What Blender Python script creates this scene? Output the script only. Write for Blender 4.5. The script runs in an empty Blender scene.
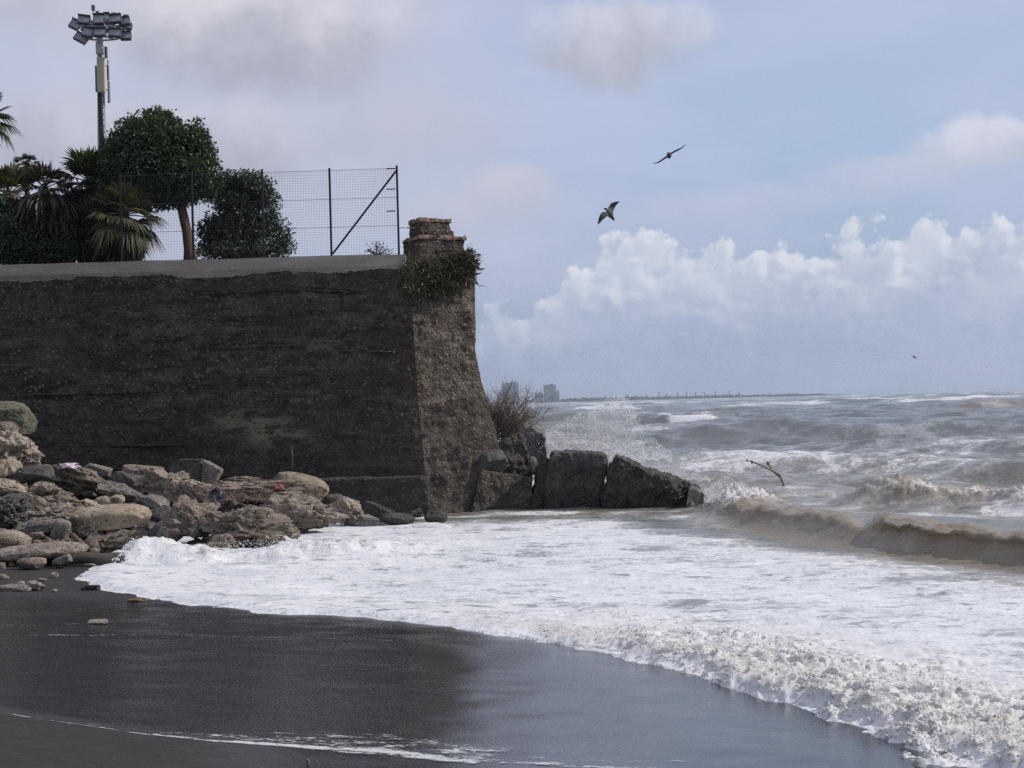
import bpy, bmesh, math, random
import numpy as np
from mathutils import Vector, Matrix
random.seed(7)
RNG = np.random.default_rng(11)
SC = bpy.context.scene
COL = SC.collection
R = math.radians

# ---------------------------------------------------------------- camera
F_PX, H_CAM = 1450.0, 3.2
ROLL, PITCH = R(1.54), math.atan(18.8/1450.0)
def ray(px, py):
    u, v = (px-512)/F_PX, (384-py)/F_PX
    a = u*math.cos(ROLL)+v*math.sin(ROLL)
    b = -u*math.sin(ROLL)+v*math.cos(ROLL)
    return np.array([a, math.cos(PITCH)-b*math.sin(PITCH), math.sin(PITCH)+b*math.cos(PITCH)])
def at(px, py, Y):
    d = ray(px, py)
    return np.array([d[0]*Y/d[1], Y, H_CAM+d[2]*Y/d[1]])
def at_z(px, py, z):
    d = ray(px, py)
    t = (z-H_CAM)/d[2]
    return np.array([d[0]*t, d[1]*t, z])
cam_d = bpy.data.cameras.new('camera')
cam = bpy.data.objects.new('camera', cam_d); COL.objects.link(cam)
cam_d.sensor_width = 36; cam_d.lens = 36*F_PX/1024
cam_d.clip_start = .1; cam_d.clip_end = 40000
Uv = Vector((0, -math.sin(PITCH), math.cos(PITCH))); Xv = Vector((1, 0, 0))
Fv = Vector((0, math.cos(PITCH), math.sin(PITCH)))
rt = Xv*math.cos(ROLL)-Uv*math.sin(ROLL); up = Xv*math.sin(ROLL)+Uv*math.cos(ROLL)
M = Matrix((rt, up, -Fv)).transposed().to_4x4(); M.translation = (0, 0, H_CAM)
cam.matrix_world = M
SC.camera = cam

# ---------------------------------------------------------------- numpy noise
def _h(i, j, k, s):
    n = (i*374761393 + j*668265263 + k*2147483647*3 + s*1274126177) & 0xFFFFFFFF
    n = ((n ^ (n >> 13))*1274126177) & 0xFFFFFFFF
    n = n ^ (n >> 16)
    return n
_G = RNG.normal(size=(256, 3)); _G /= np.linalg.norm(_G, axis=1)[:, None]
def perlin(x, y, z=None, s=0):
    x = np.asarray(x, float); y = np.asarray(y, float)
    if z is None:
        xi = np.floor(x); yi = np.floor(y); fx = x-xi; fy = y-yi
        xi = xi.astype(np.int64); yi = yi.astype(np.int64)
        u = fx*fx*fx*(fx*(fx*6-15)+10); v = fy*fy*fy*(fy*(fy*6-15)+10)
        def g(i, j):
            a = (_h(xi+i, yi+j, 0, s) & 255)*(2*math.pi/256)
            return np.cos(a)*(fx-i)+np.sin(a)*(fy-j)
        a = g(0, 0); b = g(1, 0); c = g(0, 1); d = g(1, 1)
        return 1.4*((a+(b-a)*u)*(1-v)+(c+(d-c)*u)*v)
    z = np.asarray(z, float)
    xi = np.floor(x); yi = np.floor(y); zi = np.floor(z); fx = x-xi; fy = y-yi; fz = z-zi
    xi = xi.astype(np.int64); yi = yi.astype(np.int64); zi = zi.astype(np.int64)
    u = fx*fx*(3-2*fx); v = fy*fy*(3-2*fy); w = fz*fz*(3-2*fz)
    def g(i, j, k):
        q = _G[_h(xi+i, yi+j, zi+k, s) & 255]
        return q[..., 0]*(fx-i)+q[..., 1]*(fy-j)+q[..., 2]*(fz-k)
    def l(a, b, t): return a+(b-a)*t
    return 1.5*l(l(l(g(0,0,0), g(1,0,0), u), l(g(0,1,0), g(1,1,0), u), v),
                 l(l(g(0,0,1), g(1,0,1), u), l(g(0,1,1), g(1,1,1), u), v), w)
def fbm2(x, y, o=4, s=0, rough=.5):
    t = 0; a = 1
    for k in range(o):
        t = t+a*perlin(x*2**k, y*2**k, None, s+k); a *= rough
    return t
def fbm3(p, o=4, s=0, rough=.5):
    t = 0; a = 1
    for k in range(o):
        t = t+a*perlin(p[:, 0]*2**k, p[:, 1]*2**k, p[:, 2]*2**k, s+k); a *= rough
    return t
def sstep(a, b, x):
    t = np.clip((x-a)/(b-a), 0, 1); return t*t*(3-2*t)

# ---------------------------------------------------------------- object helpers
def tag(o, label=None, cat=None, group=None, kind=None):
    if label: o['label'] = label
    if cat: o['category'] = cat
    if group: o['group'] = group
    if kind: o['kind'] = kind
    return o
def empty(name, loc, label=None, cat=None, group=None):
    o = bpy.data.objects.new(name, None); COL.objects.link(o); o.location = [float(c) for c in loc]
    o.empty_display_size = .2
    return tag(o, label, cat, group)
def mesh_obj(name, V, Fs, mat, parent=None, smooth=False, attrs=None):
    V = np.asarray(V, float)
    me = bpy.data.meshes.new(name)
    if parent is not None:
        V = V-np.array(parent_world(parent))
    if isinstance(Fs, np.ndarray):
        n, k = Fs.shape
        me.vertices.add(len(V)); me.vertices.foreach_set('co', V.astype(np.float32).ravel())
        me.loops.add(n*k); me.loops.foreach_set('vertex_index', Fs.astype(np.int32).ravel())
        me.polygons.add(n)
        me.polygons.foreach_set('loop_start', np.arange(0, n*k, k, dtype=np.int32))
        me.polygons.foreach_set('loop_total', np.full(n, k, dtype=np.int32))
        me.update(calc_edges=True)
    else:
        me.from_pydata(V.tolist(), [], Fs); me.update()
    me.validate()
    for nm, arr in (attrs or {}).items():
        at_ = me.attributes.new(nm, 'FLOAT', 'POINT'); at_.data.foreach_set('value', np.asarray(arr, np.float32))
    if smooth: me.polygons.foreach_set('use_smooth', [True]*len(me.polygons))
    if mat: me.materials.append(mat)
    o = bpy.data.objects.new(name, me); COL.objects.link(o)
    if parent is not None: o.parent = parent
    return o
def parent_world(p):
    w = np.zeros(3)
    while p is not None:
        w += np.array(p.location); p = p.parent
    return w
class MB:
    """collects shapes for ONE mesh"""
    def __init__(s): s.V = []; s.F = []; s.n = 0
    def add(s, V, Fs):
        V = np.asarray(V, float); s.V.append(V); s.F += [tuple(int(i)+s.n for i in f) for f in Fs]; s.n += len(V); return s
    def box(s, c, size, rot=None):
        sx, sy, sz = [q/2 for q in size]
        V = np.array([[x*sx, y*sy, z*sz] for z in (-1, 1) for y in (-1, 1) for x in (-1, 1)])
        if rot is not None: V = V@np.array(rot.to_3x3()).T
        return s.add(V+np.array(c), [(0,2,3,1), (4,5,7,6), (0,1,5,4), (2,6,7,3), (0,4,6,2), (1,3,7,5)])
    def tube(s, P, rad, n=8, cap=True):
        P = np.asarray(P, float); m = len(P)
        rad = np.full(m, rad) if np.isscalar(rad) else np.asarray(rad)
        T = np.gradient(P, axis=0); T /= np.linalg.norm(T, axis=1)[:, None]+1e-9
        ref = np.array([.31, .2, .93]) if abs(T[0][2]) < .8 else np.array([1., .13, 0])
        V = []
        for i in range(m):
            a = np.cross(T[i], ref); a /= np.linalg.norm(a)+1e-9; b = np.cross(T[i], a)
            for k in range(n):
                q = 2*math.pi*k/n; V.append(P[i]+rad[i]*(math.cos(q)*a+math.sin(q)*b))
        Fs = [(i*n+k, i*n+(k+1) % n, (i+1)*n+(k+1) % n, (i+1)*n+k) for i in range(m-1) for k in range(n)]
        if cap: Fs += [tuple(range(n))[::-1], tuple((m-1)*n+k for k in range(n))]
        return s.add(V, Fs)
    def build(s, name, mat, parent=None, smooth=False):
        return mesh_obj(name, np.concatenate(s.V), s.F, mat, parent, smooth)
def remesh(o, vox):
    m = o.modifiers.new('r', 'REMESH'); m.mode = 'VOXEL'; m.voxel_size = vox
    dg = bpy.context.evaluated_depsgraph_get(); dg.update()
    me = bpy.data.meshes.new_from_object(o.evaluated_get(dg))
    o.modifiers.clear(); old = o.data; o.data = me; bpy.data.meshes.remove(old)
    return o
def get_v(me):
    a = np.empty(len(me.vertices)*3, np.float32); me.vertices.foreach_get('co', a); return a.reshape(-1, 3).astype(float)
def get_n(me):
    a = np.empty(len(me.vertices)*3, np.float32); me.vertices.foreach_get('normal', a); return a.reshape(-1, 3).astype(float)
def set_v(me, V):
    me.vertices.foreach_set('co', V.astype(np.float32).ravel()); me.update()

# ---------------------------------------------------------------- materials
class NT:
    def __init__(s, name):
        s.m = bpy.data.materials.new(name); s.m.use_nodes = True
        s.t = s.m.node_tree; s.N = s.t.nodes; s.L = s.t.links
        s.b = s.N['Principled BSDF']; s.out = s.N['Material Output']
    def nd(s, ty, **kw):
        n = s.N.new(ty)
        for k, v in kw.items():
            if hasattr(n, k): setattr(n, k, v)
        return n
    def _in(s, sock, v):
        if hasattr(v, 'default_value') or hasattr(v, 'links'): s.L.new(v, sock)
        else: sock.default_value = v
    def math(s, op, a, b=0., c=0., clamp=False):
        n = s.nd('ShaderNodeMath', operation=op, use_clamp=clamp)
        for i, v in enumerate((a, b, c)): s._in(n.inputs[i], v)
        return n.outputs[0]
    def vmath(s, op, a, b=(0, 0, 0)):
        n = s.nd('ShaderNodeVectorMath', operation=op); s._in(n.inputs[0], a)
        if op == 'SCALE': s._in(n.inputs['Scale'], b)
        else: s._in(n.inputs[1], b)
        return n.outputs[0]
    def mix(s, f, a, b):
        n = s.nd('ShaderNodeMix', data_type='RGBA'); s._in(n.inputs[0], f); s._in(n.inputs[6], a if not isinstance(a, tuple) else (*a[:3], 1)); s._in(n.inputs[7], b if not isinstance(b, tuple) else (*b[:3], 1))
        return n.outputs[2]
    def fmix(s, f, a, b):
        return s.math('ADD', s.math('MULTIPLY', a, s.math('SUBTRACT', 1., f)), s.math('MULTIPLY', b, f))
    def step(s, lo, hi, v, a=0., b=1.):
        n = s.nd('ShaderNodeMapRange', interpolation_type='SMOOTHSTEP')
        s._in(n.inputs[0], v); s._in(n.inputs[1], lo); s._in(n.inputs[2], hi); s._in(n.inputs[3], a); s._in(n.inputs[4], b); return n.outputs[0]
    def noise(s, vec, scale, detail=4., rough=.55, dist=0.):
        n = s.nd('ShaderNodeTexNoise', noise_dimensions=getattr(s, 'dim', '3D')); s._in(n.inputs['Vector'], vec)
        n.inputs['Scale'].default_value = scale; n.inputs['Detail'].default_value = detail; n.inputs['Roughness'].default_value = rough; n.inputs['Distortion'].default_value = dist
        return n.outputs[0]
    def voro(s, vec, scale, feature='F1', out='Distance'):
        n = s.nd('ShaderNodeTexVoronoi', feature=feature, voronoi_dimensions=getattr(s, 'dim', '3D')); s._in(n.inputs['Vector'], vec); n.inputs['Scale'].default_value = scale
        return n.outputs[out]
    def coord(s, kind='Object'): return s.nd('ShaderNodeTexCoord').outputs[kind]
    def pos(s): return s.nd('ShaderNodeNewGeometry').outputs['Position']
    def scale(s, v, k): return s.vmath('MULTIPLY', v, k)
    def attr(s, n):
        a = s.nd('ShaderNodeAttribute'); a.attribute_name = n; return a.outputs['Fac']
    def bump(s, h, strength=.5, dist=.05, normal=None):
        n = s.nd('ShaderNodeBump'); s._in(n.inputs['Height'], h); n.inputs['Strength'].default_value = strength; n.inputs['Distance'].default_value = dist
        if normal is not None: s.L.new(normal, n.inputs['Normal'])
        return n.outputs[0]
    def sep(s, v):
        n = s.nd('ShaderNodeSeparateXYZ'); s._in(n.inputs[0], v); return n.outputs
    def set(s, **kw):
        for k, v in kw.items():
            k = {'color': 'Base Color', 'rough': 'Roughness', 'normal': 'Normal', 'metal': 'Metallic', 'ior': 'IOR', 'spec': 'Specular IOR Level', 'alpha': 'Alpha'}.get(k, k)
            if isinstance(v, tuple): v = (*v[:3], 1)
            s._in(s.b.inputs[k], v)
        return s.m
def plain(name, col, rough=.6, metal=0., var=.25, sc=6.):
    n = NT(name); c = n.coord(); k = n.noise(c, sc, 5)
    return n.set(color=n.mix(k, tuple(x*(1-var) for x in col), tuple(x*(1+var) for x in col)), rough=rough, metal=metal)

def rock_mat(name, dark, light, warm, bump=.8, scale=1., pits=True, wetline=False):
    n = NT(name)
    oi = n.nd('ShaderNodeObjectInfo'); c = n.vmath('ADD', n.coord(), n.vmath('SCALE', oi.outputs['Location'], 3.7))
    a = n.noise(c, 2.2*scale, 8, .65); b = n.noise(c, 9*scale, 6, .7); d = n.noise(n.scale(c, (1, 1, 2.4)), 1.3*scale, 4, .6, .6)
    col = n.mix(n.step(.3, .7, a), dark, light)
    col = n.mix(n.step(.45, .75, d), col, warm)
    col = n.mix(n.step(.5, .66, b), col, tuple(x*.4 for x in dark))
    v = n.voro(c, 14*scale)
    h = n.math('ADD', n.math('MULTIPLY', a, 1.), n.math('MULTIPLY', b, .55))
    if pits: h = n.math('ADD', h, n.math('MULTIPLY', n.step(0., .35, v), .25))
    hue = n.nd('ShaderNodeHueSaturation'); n._in(hue.inputs['Color'], col)
    n._in(hue.inputs['Value'], n.math('ADD', n.math('MULTIPLY', oi.outputs['Random'], .3), .87))
    out, ro = hue.outputs[0], .85
    if wetline:      # splashed and weedy up to the reach of the waves
        Z = n.sep(n.pos())[2]; p = n.pos()
        wz = n.step(.95, .25, n.math('ADD', Z, n.math('MULTIPLY', n.math('SUBTRACT', n.noise(p, 1.6, 5), .5), 1.1)))
        salt = n.math('MULTIPLY', n.step(.56, .70, n.noise(n.scale(p, (1.6, 1.6, .8)), 1.5, 7, .7)), n.math('SUBTRACT', 1., wz))
        out = n.mix(n.math('MULTIPLY', salt, .5), out, (.21, .20, .18))
        out = n.mix(n.math('MULTIPLY', wz, .6), out, (.022, .022, .016)); ro = n.fmix(wz, .75, .3)
    return n.set(color=out, rough=ro, normal=n.bump(h, bump, .2))
ROCK = {
 'tan': rock_mat('tan_rock', (.18, .145, .114), (.44, .375, .305), (.33, .262, .20)),
 'pale': rock_mat('pale_rock', (.22, .18, .14), (.46, .40, .32), (.33, .26, .19)),
 'brown': rock_mat('brown_rock', (.125, .098, .076), (.345, .285, .225), (.26, .195, .145)),
 'grey': rock_mat('grey_rock', (.13, .117, .102), (.31, .285, .25), (.225, .19, .155)),
 'olive': rock_mat('olive_rock', (.075, .075, .052), (.2, .195, .14), (.2, .16, .105)),
 'dark': rock_mat('dark_rock', (.045, .041, .038), (.135, .124, .113), (.095, .08, .066), wetline=True),
 'smooth': rock_mat('smooth_rock', (.23, .185, .13), (.36, .29, .21), (.27, .21, .15), .35, 1., False),
 'block': rock_mat('sea_block', (.03, .029, .027), (.115, .11, .10), (.075, .064, .05), 1., .8, wetline=True),
}
def wall_mat(name, dark, light, speck, lichen=True, pk=1.):
    n = NT(name); p = n.pos()
    s_ = n.scale(p, (1, 1, 2.2))
    big = n.noise(n.scale(p, (.25, .25, 1.1)), 1.1, 6, .6, .4)
    mid = n.noise(s_, 2.4, 6, .65)
    v1 = n.nd('ShaderNodeTexVoronoi'); n._in(v1.inputs['Vector'], p); v1.inputs['Scale'].default_value = 8.*pk
    v2 = n.nd('ShaderNodeTexVoronoi'); n._in(v2.inputs['Vector'], s_); v2.inputs['Scale'].default_value = 17.*pk
    bw = n.nd('ShaderNodeRGBToBW'); n._in(bw.inputs[0], v1.outputs['Color'])
    bw2 = n.nd('ShaderNodeRGBToBW'); n._in(bw2.inputs[0], v2.outputs['Color'])
    col = n.mix(n.step(.3, .72, big), dark, light)
    col = n.mix(n.step(.42, .66, mid), col, tuple(x*.55 for x in dark))
    peb = n.math('MULTIPLY', n.step(.42, .75, bw.outputs[0]), n.step(.5, .25, v1.outputs['Distance']))
    col = n.mix(n.math('MULTIPLY', peb, .75), col, tuple(x*1.9 for x in light))
    sp = n.math('MULTIPLY', n.math('MULTIPLY', n.step(.64, .76, bw2.outputs[0]), n.step(.4, .2, v2.outputs['Distance'])), n.step(.4, .62, n.noise(p, .9, 3)))
    col = n.mix(n.math('MULTIPLY', sp, .8), col, speck)
    X, Y, Z = n.sep(p)
    lay = n.noise(n.scale(n.vmath('ADD', p, n.vmath('SCALE', n.noise(p, .5, 3), .5)), (.16, .16, 3.2)), 1.3, 5, .65)
    col = n.mix(n.math('MULTIPLY', n.step(.53, .64, lay), .55), col, tuple(x*.5 for x in dark))
    col = n.mix(n.math('MULTIPLY', n.step(.42, .34, lay), .5), col, tuple(x*1.25 for x in light))
    run = n.math('MULTIPLY', n.step(.5, .68, n.noise(n.scale(p, (1.6, 1.6, .09)), 1., 5, .6)), n.step(3.5, 7.4, Z))
    col = n.mix(n.math('MULTIPLY', run, .5), col, tuple(x*.5 for x in dark))
    # darker, smoother base course of the wall
    wob = n.math('MULTIPLY', n.math('SUBTRACT', n.noise(n.scale(p, (.5, .5, .5)), 1., 4), .5), 1.1)
    low = n.step(3.5, 2.9, n.math('ADD', Z, wob))
    col = n.mix(n.math('MULTIPLY', low, .5), col, (.036, .031, .028))
    # warm brown bands higher up
    band = n.math('MULTIPLY', n.step(.5, .62, n.noise(n.scale(p, (.12, .12, 1.6)), 1.4, 4, .6)), n.step(3., 4.2, Z))
    col = n.mix(n.math('MULTIPLY', band, .4), col, (.085, .062, .048))
    if lichen:
        dx = n.math('DIVIDE', n.math('ADD', X, 7.2), 1.7); dz = n.math('DIVIDE', n.math('SUBTRACT', n.math('ADD', Z, n.math('MULTIPLY', X, .26)), .78), .55)
        rr = n.math('ADD', n.math('MULTIPLY', dx, dx), n.math('MULTIPLY', dz, dz))
        m = n.math('MULTIPLY', n.step(1.6, .1, rr), n.step(.44, .6, n.noise(n.scale(p, (.8, .8, 1.9)), 2.2, 7, .72)))
        col = n.mix(n.math('MULTIPLY', m, .85), col, (.19, .16, .11))
        m2 = n.math('MULTIPLY', n.step(.62, .7, n.noise(n.vmath('ADD', n.scale(p, (.7, .7, 1.2)), (9., 3., 4.)), 1.6, 6, .7)), n.math('MULTIPLY', n.step(1.2, 1.6, Z), n.step(3.2, 2.4, Z)))
        col = n.mix(n.math('MULTIPLY', m2, .35), col, (.13, .105, .07))
    h = n.math('ADD', n.math('MULTIPLY', n.step(.55, .05, v1.outputs['Distance']), 1.), n.math('MULTIPLY', mid, 1.3))
    h = n.math('ADD', h, n.math('MULTIPLY', n.step(.5, .1, v2.outputs['Distance']), .4))
    h = n.math('MULTIPLY', h, n.math('SUBTRACT', 1., n.math('MULTIPLY', low, .6)))
    return n.set(color=col, rough=.9, normal=n.bump(h, .9, .07), spec=.25)
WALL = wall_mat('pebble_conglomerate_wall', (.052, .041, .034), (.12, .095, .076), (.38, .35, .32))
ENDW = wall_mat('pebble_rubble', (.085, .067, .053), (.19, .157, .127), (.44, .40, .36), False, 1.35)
def conc(name, c, bump=.4):
    n = NT(name); p = n.pos(); a = n.noise(n.scale(p, (.5, .5, 2.)), 1.2, 6, .6); b = n.noise(p, 16, 5, .7)
    col = n.mix(n.step(.3, .7, a), tuple(x*.72 for x in c), c); col = n.mix(n.step(.5, .72, b), col, tuple(x*.6 for x in c))
    return n.set(color=col, rough=.9, normal=n.bump(b, bump, .03), spec=.3)
COPING = conc('old_concrete', (.37, .325, .27))
BRICK = None
def brick_mat():
    n = NT('red_brick'); p = n.coord()
    a = n.noise(p, 7, 4); v = n.voro(n.scale(p, (1, 1, 2.5)), 7, out='Color')
    col = n.mix(a, (.13, .06, .042), (.27, .145, .105)); 
    col = n.mix(n.step(.46, .6, n.noise(p, 5, 6)), col, (.25, .21, .17))
    return n.set(color=col, rough=.9, normal=n.bump(n.noise(p, 25, 4), .5, .03))
BRICK = brick_mat()
def leaf_mat(name, c1, c2, trans=.25):
    n = NT(name); g = n.nd('ShaderNodeNewGeometry')
    rnd = g.outputs['Random Per Island']
    cl = n.noise(n.pos(), .9, 3)
    f = n.math('ADD', n.math('MULTIPLY', rnd, .65), n.math('MULTIPLY', n.step(.35, .65, cl), .35))
    col = n.mix(f, c1, c2); n.set(color=col, rough=.5, spec=.35)
    tr = n.nd('ShaderNodeBsdfTranslucent'); n._in(tr.inputs[0], n.mix(.3, col, (.12, .16, .03)))
    mx = n.nd('ShaderNodeMixShader'); mx.inputs[0].default_value = trans
    n.L.new(n.b.outputs[0], mx.inputs[1]); n.L.new(tr.outputs[0], mx.inputs[2]); n.L.new(mx.outputs[0], n.out.inputs[0])
    return n.m
LEAF = leaf_mat('dark_glossy_leaf', (.014, .032, .014), (.052, .092, .034))
LEAF2 = leaf_mat('grey_green_leaf', (.022, .036, .02), (.085, .105, .06))
PALM = leaf_mat('palm_leaf', (.018, .03, .012), (.06, .08, .028))
PALMY = leaf_mat('yellowing_palm_leaf', (.032, .036, .014), (.12, .11, .048))
DRY = leaf_mat('dry_palm_leaf', (.025, .017, .011), (.085, .06, .038), .1)
DRYG = leaf_mat('dry_grass', (.03, .026, .014), (.11, .088, .05), .15)
WEEDG = leaf_mat('coarse_weed', (.028, .025, .014), (.085, .073, .04), .15)
BARK = plain('bark', (.10, .06, .043), .9, 0, .4, 5)
BARKP = plain('pale_bark', (.17, .155, .13), .9, 0, .35, 5)
TWIG = plain('grey_twig', (.17, .135, .11), .9, 0, .3, 5)
DRIFT = plain('driftwood', (.12, .085, .06), .85, 0, .4, 6)
IRON = plain('dark_rusty_iron', (.02, .018, .018), .6, .3, .4, 9)
WIRE = plain('grey_wire', (.035, .037, .04), .7, .2, .1, 9)
STEEL = plain('galvanised_steel', (.30, .31, .33), .5, .5, .15, 3)
LAMPG = plain('grey_lamp_housing', (.11, .115, .13), .5, .4, .2, 3)
CREAM = plain('cream_panel', (.42, .38, .28), .55, 0, .06, 2)
PALEB = plain('pale_grey_box', (.42, .43, .45), .5, 0, .06, 2)
BLACK = plain('black_cable', (.02, .02, .022), .6, 0, .2, 4)
# ---------------------------------------------------------------- sun, sky, air
SUN_EL, SUN_BACK = R(38), R(5)
to_sun = Vector((math.cos(SUN_EL)*math.cos(SUN_BACK), math.cos(SUN_EL)*math.sin(SUN_BACK), math.sin(SUN_EL)))
sd = bpy.data.lights.new('sun', 'SUN'); sd.energy = 3.4; sd.angle = R(.6); sd.color = (1, .95, .87)
so = bpy.data.objects.new('sun', sd); COL.objects.link(so)
so.rotation_euler = to_sun.to_track_quat('Z', 'Y').to_euler(); so.location = (30, 0, 40)

W = bpy.data.worlds.new('World'); SC.world = W; W.use_nodes = True
W.cycles.sampling_method = 'MANUAL'; W.cycles.sample_map_resolution = 512
class WN(NT):
    dim = '2D'
    def __init__(s):
        s.t = W.node_tree; s.N = s.t.nodes; s.L = s.t.links; s.out = s.N['World Output']; s.bg = s.N['Background']
w = WN()
g = w.coord('Generated')
x, y, z = w.sep(g)
K = 14.5                                     # 1 unit = about four degrees of sky
A = w.math('MULTIPLY', w.math('ARCTAN2', x, y), K)
E = w.math('MULTIPLY', w.math('ARCSINE', z), K)
cx = w.nd('ShaderNodeCombineXYZ'); w._in(cx.inputs[0], A); w._in(cx.inputs[1], E)
P = cx.outputs[0]
sky = w.nd('ShaderNodeTexSky', sky_type='NISHITA'); sky.sun_disc = False
sky.sun_elevation = SUN_EL; sky.sun_rotation = R(82); sky.altitude = 0; sky.dust_density = 1.5
skyc = w.vmath('SCALE', sky.outputs[0], .085)
# broad air colour of a bright, hazy, half-clouded sky
grad = w.nd('ShaderNodeValToRGB'); w._in(grad.inputs[0], w.math('DIVIDE', E, 8.))
cr = grad.color_ramp; cr.elements[0].position = 0; cr.elements[0].color = (.30, .385, .575, 1); cr.elements[1].position = 1; cr.elements[1].color = (.36, .41, .54, 1)
for p_, c_ in ((.09, (.345, .43, .61)), (.2, (.40, .505, .71)), (.3, (.425, .55, .78)), (.42, (.475, .575, .81)), (.52, (.515, .575, .79))):
    e_ = cr.elements.new(p_); e_.color = (*c_, 1)
base = w.mix(.22, grad.outputs[0], skyc)
def wn(off, sc, det=6., ro=.55, stretch=(1, 1, 1)):
    return w.noise(w.scale(w.vmath('ADD', P, off), stretch), sc, det, ro)
def gauss(ax, ex, sa, se):
    a = w.math('DIVIDE', w.math('SUBTRACT', A, ax), sa); e = w.math('DIVIDE', w.math('SUBTRACT', E, ex), se)
    return w.math('EXPONENT', w.math('MULTIPLY', w.math('ADD', w.math('MULTIPLY', a, a), w.math('MULTIPLY', e, e)), -1.))
# thin veils everywhere, heavier to the left
vb = w.math('MULTIPLY', w.step(1.5, -2.5, A), w.step(.4, 2.2, E))
vm = w.step(.36, .70, w.math('ADD', wn((3, 7, 0), .5, 6, .55, (.55, 1.25, 1)), w.math('MULTIPLY', vb, .22)))
vm2 = w.step(.42, .7, wn((13, 2, 5), .9, 6, .55, (.35, 1.5, 1)))
col = w.mix(w.math('MULTIPLY', vm, .72), base, w.mix(w.step(2.0, -2., A), w.mix(wn((1, 2, 0), .7, 5), (.455, .51, .69), (.525, .575, .765)), w.mix(wn((1, 2, 0), .7, 5), (.49, .505, .62), (.62, .63, .745))))
col = w.mix(w.math('MULTIPLY', vm2, .30), col, (.55, .60, .79))
# soft-edged clouds with grey feet
def puff(ax, ex, sa, se, top, bot, k=1., seed=0., amt=.85, soft=.55, rag=1.0):
    global col
    m = w.step(.30, .30+soft, w.math('ADD', gauss(ax, ex, sa, se), w.math('MULTIPLY', w.math('SUBTRACT', wn((seed, 5, 1), 1.15*k, 8, .56), .5), rag)))
    sh = w.step(-.8, .9, w.math('ADD', w.math('DIVIDE', w.math('SUBTRACT', E, ex), se), w.math('ADD', w.math('MULTIPLY', w.math('SUBTRACT', A, ax), .12/sa), w.math('MULTIPLY', w.math('SUBTRACT', wn((seed, 1, 6), 1.3*k, 6), .5), 2.4))))
    col = w.mix(w.math('MULTIPLY', m, amt), col, w.mix(sh, bot, top))
GT, GB = (.64, .635, .73), (.40, .41, .50)
puff(-3.9, 2.55, 2.6, .62, (.60, .595, .69), GB, .8, 3., .85, .6)
puff(-2.6, 3.7, 1.9, .75, (.735, .72, .78), GB, .7, 7., .9, .6)
puff(-4.9, 4.1, 1.6, .7, (.69, .675, .75), (.48, .485, .565), .7, 9., .75, .7)
puff(-.9, 2.75, 1.3, .5, (.56, .56, .67), (.46, .475, .59), .8, 13., .6, .7)
puff(1.2, 3.55, 1.1, .5, (.70, .70, .79), (.44, .455, .54), .9, 2., .88, .6, 1.25)
puff(.05, 2.05, .55, .36, (.62, .60, .70), (.50, .52, .645), 1., 11., .7, .6, .9)
puff(-.6, 1.9, .5, .3, (.60, .585, .69), (.50, .52, .645), 1., 41., .5, .6, .9)
puff(4.65, 2.32, .75, .26, (.72, .72, .82), (.52, .55, .67), 1.2, 17., .8, .4, .9)
puff(4.0, 2.1, 1.3, .28, (.60, .62, .74), (.50, .54, .67), .9, 23., .6, .6, .9)
puff(2.3, 1.85, 1.2, .25, (.55, .575, .70), (.47, .52, .665), .9, 27., .55, .7, .9)
puff(5.2, 4.0, 2.2, .45, (.60, .63, .79), (.52, .57, .74), .6, 31., .55, .8)
# cumulus bank above the sea, tops lit from the right
topn = w.math('ADD', 1.27, w.math('MULTIPLY', w.step(.85, -.45, A), -.42))
for ax, sa, hg in ((1.0, .3, .30), (1.45, .3, .26), (1.95, .35, .20), (2.7, .4, .16), (3.3, .42, .20), (3.85, .45, .20), (4.5, .5, .20), (5.1, .5, .22), (.35, .3, .06)):
    topn = w.math('ADD', topn, w.math('MULTIPLY', gauss(ax, 0, sa, 60.), hg))
def dens(off):
    q = w.vmath('ADD', P, off); e_ = w.sep(q)[1]
    n_ = w.noise(q, 1.9, 4, .5)
    qq = w.vmath('ADD', q, w.vmath('SCALE', w.noise(q, 3.2, 5), .16))
    b1 = w.voro(qq, 3.1, 'SMOOTH_F1'); b2 = w.voro(qq, 7.5, 'SMOOTH_F1'); b3 = w.noise(q, 14., 4, .6)
    t = w.math('ADD', w.math('MULTIPLY', w.math('SUBTRACT', n_, .5), .75), w.math('ADD', w.math('MULTIPLY', w.math('SUBTRACT', .4, b1), .42), w.math('MULTIPLY', w.math('SUBTRACT', .4, b2), .20)))
    return w.math('ADD', w.math('SUBTRACT', topn, e_), w.math('ADD', t, w.math('MULTIPLY', w.math('SUBTRACT', b3, .5), .16)))
d0 = dens((0, 0, 0)); d1 = dens((.075, .065, 0))
cm = w.step(-.02, .11, d0)
rel = w.math('SUBTRACT', d0, d1)
high = w.step(.75, .05, w.math('ADD', w.math('SUBTRACT', topn, E), w.math('MULTIPLY', w.math('SUBTRACT', wn((2, 8, 0), 1.6, 5), .5), 1.0)))
lit = w.step(-.06, .30, w.math('SUBTRACT', rel, .02))
lit = w.math('MULTIPLY', lit, w.math('ADD', w.math('MULTIPLY', high, .85), .14), clamp=True)
edge = w.math('MULTIPLY', w.step(.30, .02, d0), .30)
lit = w.math('MULTIPLY', w.math('ADD', lit, w.math('MULTIPLY', edge, high), clamp=True), w.step(-.3, .9, A, .4, 1.))
pat = wn((6, 9, 3), 1.1, 6, .55, (.8, 1.3, 1))
body = w.mix(w.step(.25, 1.7, w.math('ADD', E, w.math('MULTIPLY', w.math('SUBTRACT', pat, .5), 1.6))), (.365, .435, .60), (.565, .615, .735))
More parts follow.
